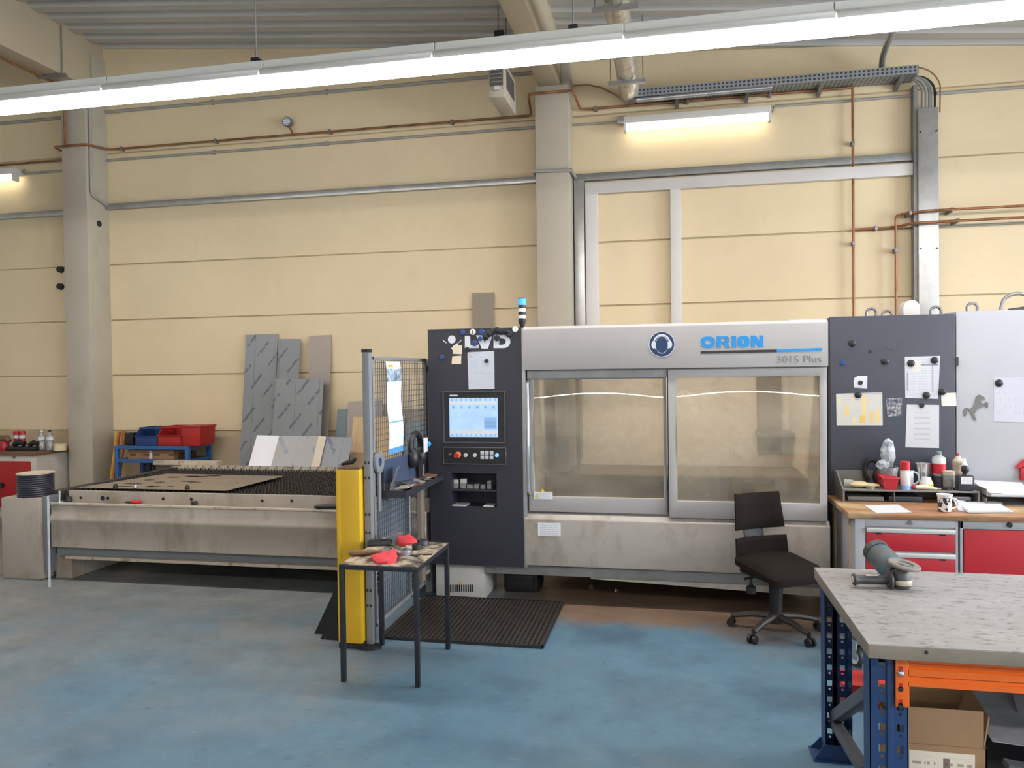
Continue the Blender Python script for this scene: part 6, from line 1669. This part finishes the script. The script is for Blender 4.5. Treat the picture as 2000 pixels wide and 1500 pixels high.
# ---------------------------------------------------------------- foreground packing bench on blue uprights
def bench_top_material():
    t = NT('scratched_grey_top')
    c = t.ramp(t.noise(2.5, 6, .65), [(.3, lin('928F8C')), (.7, lin('A5A3A2'))])
    s = t.ramp(t.noise(14, 8, .75, stretch=(1, 2.4, 1)), [(.54, (0, 0, 0, 1)), (.60, (1, 1, 1, 1))])
    c = t.mix(t.math('MULTIPLY', s, .7), c, lin('55524F'))
    s2 = t.ramp(t.noise(11, 8, .75, stretch=(1, 3, 1)), [(.56, (0, 0, 0, 1)), (.66, (1, 1, 1, 1))])
    c = t.mix(t.math('MULTIPLY', s2, .5), c, lin('BAB9B8'))
    t.color(c); t.b.inputs['Roughness'].default_value = .42; t.b.inputs['Metallic'].default_value = .25
    t.bump(t.noise(60, 4), .08, .002)
    return t.m
M['benchtop'] = bench_top_material()
M['benchedge'] = pmat('worn_board_edge', '7A7265', .6, var=.12, vscale=6)
M['upright'] = pmat('upright_blue', '1C365F', .42, var=.06, vscale=6, col2='4B5A70', c2scale=8, c2lo=.66, c2hi=.8)
M['orange'] = pmat('beam_orange', 'CE5E18', .4, var=.03, vscale=4)
ZQ = .855
pb = thing('packing_bench', 'heavy grey topped bench on blue perforated uprights with an orange beam', 'bench', (1.5, 3.3, 0))
BX0, BX1, BY0, BY1 = .645, 2.6, 2.80, 3.83
part('bench_top', MB().box(BX0, BX1, BY0, BY1, ZQ - .004, ZQ), M['benchtop'], pb)
part('top_core', MB().box(BX0, BX1, BY0, BY1, ZQ - .05, ZQ - .004), M['benchedge'], pb, bevel=.003)
c = PY(1809, 1274, BY0); part('edge_screw', MB().cyl((c.x, BY0 + .002, c.z), (c.x, BY0 - .003, c.z), .006, 10), M['black'], pb)
def upright(X0, X1, Yf, Yb, face, nm='upright'):
    """perforated U channel: front web with two rows of real holes, two side flanges"""
    o = thing_dummy = None
    w = X1 - X0; rows = []
    h = .0; z = .03
    # web as strips around slots
    cols = (X0 + w * .32, X0 + w * .80)
    web = MB()
    sw = .011
    xs = [X0, cols[0] - sw, cols[0] + sw, cols[1] - sw, cols[1] + sw, X1]
    for a, b in ((xs[0], xs[1]), (xs[2], xs[3]), (xs[4], xs[5])): web.box(a, b, Yf, Yf + .003, 0, ZQ - .05)
    step = .075; k = 0
    zz = ZQ - .05
    while zz > 0.0:
        for cx in cols:
            top = zz; 
            web.box(cx - sw, cx + sw, Yf, Yf + .003, max(0, zz - .020), zz)            # web above the slot
            web.box(cx - sw, cx + sw, Yf, Yf + .003, max(0, zz - .055), max(0, zz - .046))    # bar between slot and small hole
            web.box(cx - sw, cx - .005, Yf, Yf + .003, max(0, zz - .065), max(0, zz - .055))
            web.box(cx + .005, cx + sw, Yf, Yf + .003, max(0, zz - .065), max(0, zz - .055))
            web.box(cx - sw, cx + sw, Yf, Yf + .003, max(0, zz - step), max(0, zz - .065))
        zz -= step
    u = part(nm, web, M['upright'], pb)
    s = 1 if Yb > Yf else -1
    for X in (X0, X1 - .003): part('upright_flange', MB().box(X, X + .003, min(Yf, Yb), max(Yf, Yb), 0, ZQ - .05), M['upright'], u)
    part('upright_rib', MB().bar(((X0 + X1) / 2 + .004, Yf - .003 * s, 0), ((X0 + X1) / 2 + .004, Yf - .003 * s, ZQ - .05), .022, .006, up=(0, 1, 0)), M['upright'], u, bevel=.002)
    return u
upright(.662, .785, 2.86, 2.95, 1)
upright(.668, .785, 3.80, 3.71, -1)
for (X, Y) in ((.725, 3.76), (.725, 2.90)):
    part('foot_plate', MB().box(X - .11, X + .10, Y - .07, Y + .07, 0, .008), M['upright'], pb)
    part('foot_gusset', MB().prism([(X - .105, .008), (X - .06, .075), (X + .06, .075), (X + .095, .008)], 'y', Y - .058, Y - .052), M['upright'], pb)
    part('foot_gusset', MB().prism([(X - .105, .008), (X - .06, .06), (X + .06, .06), (X + .095, .008)], 'y', Y + .05, Y + .056), M['upright'], pb)
# diagonal braces between the two left uprights
M['brace'] = pmat('brace_grey', '5C5E62', .45, metal=.4, var=.1)
part('brace', MB().bar(PX(1702, 1350, .715), PX(1630, 1402, .715), .045, .05), M['brace'], pb, bevel=.004)
part('brace', MB().bar(PX(1630, 1410, .715), PX(1690, 1508, .715), .045, .04), M['brace'], pb, bevel=.004)
part('brace_rail', MB().bar((.725, 2.95, .76), (.725, 3.72, .76), .03, .04), M['upright'], pb)
# orange front beam with connector plate
X0o = PY(1749, 1320, 2.84).x; X1o = PY(1776, 1320, 2.84).x
zt_, zb_ = PY(1760, 1287, 2.835).z, PY(1760, 1382, 2.835).z
cn = part('beam_connector', MB().box(X0o, X1o, 2.838, 2.85, zb_, zt_), M['orange'], pb, bevel=.002)
for py in (1311, 1344, 1376):
    c = PY(1759, py - 5, 2.838); part('dark_hole_plate', MB().prism(rect(c.x - .006, c.x + .006, c.z - .008, c.z + .008), 'y', 2.836, 2.839), M['bred'], cn)  # darker red plate painted in place of an open hole's shaded inside
for py in (1346, 1378):
    c = PY(1759, py, 2.838); part('dark_hole_plate', MB().prism(circ(c.x, c.z, .009, 12), 'y', 2.836, 2.839), M['black'], cn)  # black disc painted in place of a round hole's dark inside
c = PY(1759, 1314.5, 2.838); part('beam_bolt', MB().ball((c.x, 2.836, c.z), (.012, .012, .012), 12, 8), M['chrome'], cn, smooth=True)
bz1 = zt_; bz0 = PY(1790, 1342, 2.835).z
bp_ = [(2.838, bz1), (2.838, bz1 - .012), (2.848, bz1 - .02), (2.848, bz1 - .03), (2.838, bz1 - .036), (2.838, bz0 + .036), (2.846, bz0 + .03), (2.846, bz0 + .022), (2.838, bz0 + .016), (2.838, bz0), (2.885, bz0), (2.885, bz1)]
part('front_beam', MB().prism(bp_, 'x', X1o - .004, 2.5), M['orange'], pb)
part('rear_beam', MB().box(.785, 2.5, 3.76, 3.80, .70, .80), M['orange'], pb)
for X in (2.38,):
    part('upright', MB().box(X, X + .12, 2.86, 2.95, 0, ZQ - .05), M['upright'], pb, bevel=.003)
    part('upright', MB().box(X, X + .12, 3.71, 3.80, 0, ZQ - .05), M['upright'], pb, bevel=.003)

# ---------------------------------------------------------------- angle grinder on the bench
M['gbody'] = pmat('grinder_teal_grey', '3C5A66', .5, var=.2, vscale=25, col2='4A4B48', c2scale=12, c2lo=.45, c2hi=.6)
M['gdark'] = pmat('grinder_dark', '37393A', .5, var=.2, vscale=30)
M['disc'] = pmat('abrasive_disc', '77716A', .8, var=.15, vscale=60)
c0 = PZ(1760, 1148, ZQ)
gr = thing('angle_grinder', 'worn teal angle grinder lying upside down with the flap disc up', 'angle grinder', (c0.x, c0.y, ZQ), R(0), local=True)
# local: gear head at origin, body runs back to the left, side handle to the left
bd = Vector((-.045, .27, 0)).normalized()
part('gear_head', MB().lathe([(.034, .0), (.038, .01), (.038, .045), (.030, .07), (.022, .085)], (0, 0, 0), 18), M['gdark'], gr, smooth=True)
part('gear_ring', MB().lathe([(.0385, .016), (.040, .018), (.040, .036), (.0385, .038)], (.003, 0, 0), 18), M['tlite'], gr, smooth=True)
part('gear_nose', MB().tube([(0, .0, .035), tuple(bd * .06 + Vector((0, 0, .04)))], [.036, .036], 14), M['gdark'], gr, smooth=True)
def bp(d, z): return tuple(bd * d + Vector((0, 0, z)))
part('motor_housing', MB().tube([bp(.05, .045), bp(.07, .054), bp(.12, .070), bp(.20, .085), bp(.24, .097), bp(.255, .10)], [.040, .052, .058, .056, .054, .044], 16), M['gbody'], gr, smooth=True)
part('motor_vents', MB().tube([bp(.215, .09), bp(.25, .10), bp(.262, .104)], [.058, .057, .042], 14), M['gdark'], gr)
part('switch', MB().bar(bp(.10, .095), bp(.16, .115), .02, .014), M['black'], gr, bevel=.003)
dc_ = Matrix.Translation((.012, .004, .088)) @ Matrix.Rotation(R(9), 4, 'Y') @ Matrix.Rotation(R(6), 4, 'X')
part('flap_disc', MB().lathe([(.022, .0), (.050, -.002), (.064, .004), (.066, .012), (.060, .017), (.038, .016), (.034, .009), (.022, .009)], (0, 0, 0), 30, dc_), M['disc'], gr, smooth=True)
part('clamp_nut', MB().lathe([(.006, .006), (.020, .006), (.020, .014), (.008, .016)], (0, 0, 0), 12, dc_), M['steel'], gr, smooth=True)
hd_ = Vector((-1, -.10, 0)).normalized()
def hp(d, z=.032): return tuple(Vector((-.02, .0, z)) + hd_ * d)
part('side_handle', MB().tube([hp(.03), hp(.045), hp(.05), hp(.12), hp(.155), hp(.17), hp(.178)], [.017, .017, .019, .018, .018, .027, .022], 14), M['gdark'], gr, smooth=True)
part('handle_guard', MB().tube([hp(.022), hp(.03), hp(.036)], [.044, .046, .030], 18), M['gdark'], gr, smooth=True)
part('handle_cap', MB().tube([hp(.177), hp(.181)], [.016, .014], 12), M['tlite'], gr, smooth=True)
part('handle_print', MB().bar(hp(.075, .0525), hp(.125, .0515), .02, .004), M['tlite'], gr)

# ---------------------------------------------------------------- things under and behind the bench
ZX = .0
bx = thing('open_carton', 'open cardboard carton with a shipping label under the bench', 'carton', (.97, 3.15, 0))
cx0, cx1, cy0, cy1 = .80, 1.075, 2.98, 3.30
hz = PY(1850, 1458, cy0).z
part('carton_front', MB().box(cx0, cx1, cy0, cy0 + .006, 0, hz), M['card'], bx)
part('carton_back', MB().box(cx0, cx1, cy1 - .006, cy1, 0, hz), M['card'], bx)
part('carton_side', MB().box(cx0, cx0 + .006, cy0, cy1, 0, hz), M['card'], bx)
part('carton_side', MB().box(cx1 - .006, cx1, cy0, cy1, 0, hz), M['card'], bx)
part('carton_bottom', MB().box(cx0, cx1, cy0, cy1, 0, .006), M['card'], bx)
part('carton_flap', MB().box(cx0, cx1 - .01, cy0 + .008, cy0 + .013, hz - .01, PY(1830, 1386, cy0).z), M['card'], bx)
zb2 = PY(1830, 1344, cy1).z
q = [(cx0, hz), (cx1 + .045, hz), (cx1 + .115, PY(1905, 1420, cy1).z), (cx1 + .12, PY(1915, 1392, cy1).z), (cx1 + .06, zb2), (cx0, zb2)]
part('carton_flap', MB().prism(q, 'y', cy1, cy1 + .005), M['card'], bx)
part('carton_flap', MB().add([(cx1, cy0 + .02, hz), (cx1, cy1, hz), (cx1 + .05, cy1, hz + .10), (cx1 + .03, cy0 + .06, hz + .09), (cx1 - .005, cy0 + .02, hz), (cx1 - .005, cy1, hz), (cx1 + .045, cy1, hz + .10), (cx1 + .025, cy0 + .06, hz + .09)], [(0, 1, 2, 3), (7, 6, 5, 4), (0, 3, 7, 4), (1, 5, 6, 2), (2, 6, 7, 3), (0, 4, 5, 1)]), M['card'], bx)
M['shiplabel'] = print_mat('shipping_label_print', 'CFC4B2', '6E665C', rows=9, cols=2, density=.55, margin=.1, ink_amt=.7, patches=[((.52, .62, .78, .92), '4A3A30'), ((.66, .95, .3, .36), '8A8278'), ((.66, .95, .2, .26), '8A8278')])
part('shipping_label', MB().box(cx0 + .02, cx0 + .235, cy0 - .002, cy0 + .001, .16, hz - .022), M['shiplabel'], bx)
M['greysheet'] = pmat('grey_offcut_sheet', '9A9B9F', .38, metal=.45, var=.14, vscale=5, stretch=(1, 3, 1))
def flat_sheet(pts, label, th=.004):
    return solo('offcut_sheet', MB().slab(pts, th), M['greysheet'], label, 'sheet metal')
rkk = thing('scrap_rack', 'grey steel rack holding offcut sheets under the bench', 'rack', (1.5, 3.3, 0))
part('rack_frame', MB().box(1.12, 2.3, 2.95, 3.0, 0, .30), M['brace'], rkk)
part('rack_frame', MB().box(1.12, 2.3, 3.45, 3.5, 0, .46), M['brace'], rkk)
part('rack_rail', MB().bar((1.13, 2.97, .40), (1.9, 2.98, .30), .05, .02), M['brace'], rkk)
part('rack_deck', MB().box(1.12, 2.3, 2.95, 3.5, .26, .29), M['brace'], rkk)
solo('offcut_sheet', MB().add([(1.06, 3.66, .62), (2.0, 3.66, .58), (2.0, 3.06, .36), (1.12, 3.06, .44), (1.06, 3.66, .616), (2.0, 3.66, .576), (2.0, 3.06, .356), (1.12, 3.06, .436)], [(0, 1, 2, 3), (7, 6, 5, 4), (0, 3, 7, 4), (1, 5, 6, 2), (0, 4, 5, 1), (3, 2, 6, 7)]), M['greysheet'], 'large grey offcut sheet sloping on the rack under the bench', 'sheet metal')
solo('offcut_sheet', MB().add([(1.28, 3.30, .52), (2.0, 3.30, .56), (2.0, 2.92, .36), (1.22, 2.92, .31), (1.28, 3.30, .516), (2.0, 3.30, .556), (2.0, 2.92, .356), (1.22, 2.92, .306)], [(0, 1, 2, 3), (7, 6, 5, 4), (0, 3, 7, 4), (1, 5, 6, 2), (0, 4, 5, 1), (3, 2, 6, 7)]), M['greysheet'], 'darker grey offcut sheet lying across the larger one', 'sheet metal')
# red crate far under the bench
a, b = PY(1662, 1392, 4.25), PY(1702, 1352, 4.25)
rcx = thing('red_crate', 'red crate with a pale block on top behind the bench', 'crate', (1.05, 4.3, 0))
part('crate_body', MB().box(a.x - .02, b.x + .12, 4.3, 4.5, 0, .12), M['binred'], rcx, bevel=.01)
part('crate_lid', MB().box(a.x - .03, b.x + .13, 4.29, 4.51, .12, .13), M['binred'], rcx, bevel=.004)
part('pale_block', MB().box(a.x + .10, b.x + .04, 4.34, 4.45, .13, .19), M['tlite'], rcx, bevel=.006)
# swivel castor standing on the floor behind the bench
c = PZ(1673, 1301)
cs = thing('swivel_castor', 'chrome swivel castor with pale wheel under a grey dolly board', 'castor', (c.x, c.y, 0))
Mw = Matrix.Translation((c.x, c.y, 0)) @ Matrix.Rotation(R(25), 4, 'Z')
def W(mb): o_ = MB(); o_.v = [Mw @ v for v in mb.v]; o_.f = mb.f; return o_
part('wheel', W(MB().cyl((-.018, 0, .062), (.018, 0, .062), .062, 22)), M['gdark'], cs, bevel=.006)
part('wheel_hub', W(MB().cyl((-.022, 0, .062), (.022, 0, .062), .045, 16)), M['sign_white'], cs, smooth=True)
for s in (-.027, .024): part('fork_plate', W(MB().prism([(-.03, .05), (.03, .05), (.045, .16), (-.035, .16)], 'x', s, s + .004)), M['chrome'], cs)
part('fork_crown', W(MB().lathe([(.045, .155), (.048, .17), (.03, .18)], (0, 0, 0), 16)), M['chrome'], cs, smooth=True)
part('dolly_board', MB().box(c.x - .05, c.x + .75, c.y - .06, c.y + .35, .178, .20), M['brace'], cs)
part('dolly_leg', MB().box(c.x + .6, c.x + .64, c.y + .1, c.y + .14, 0, .18), M['brace'], cs)
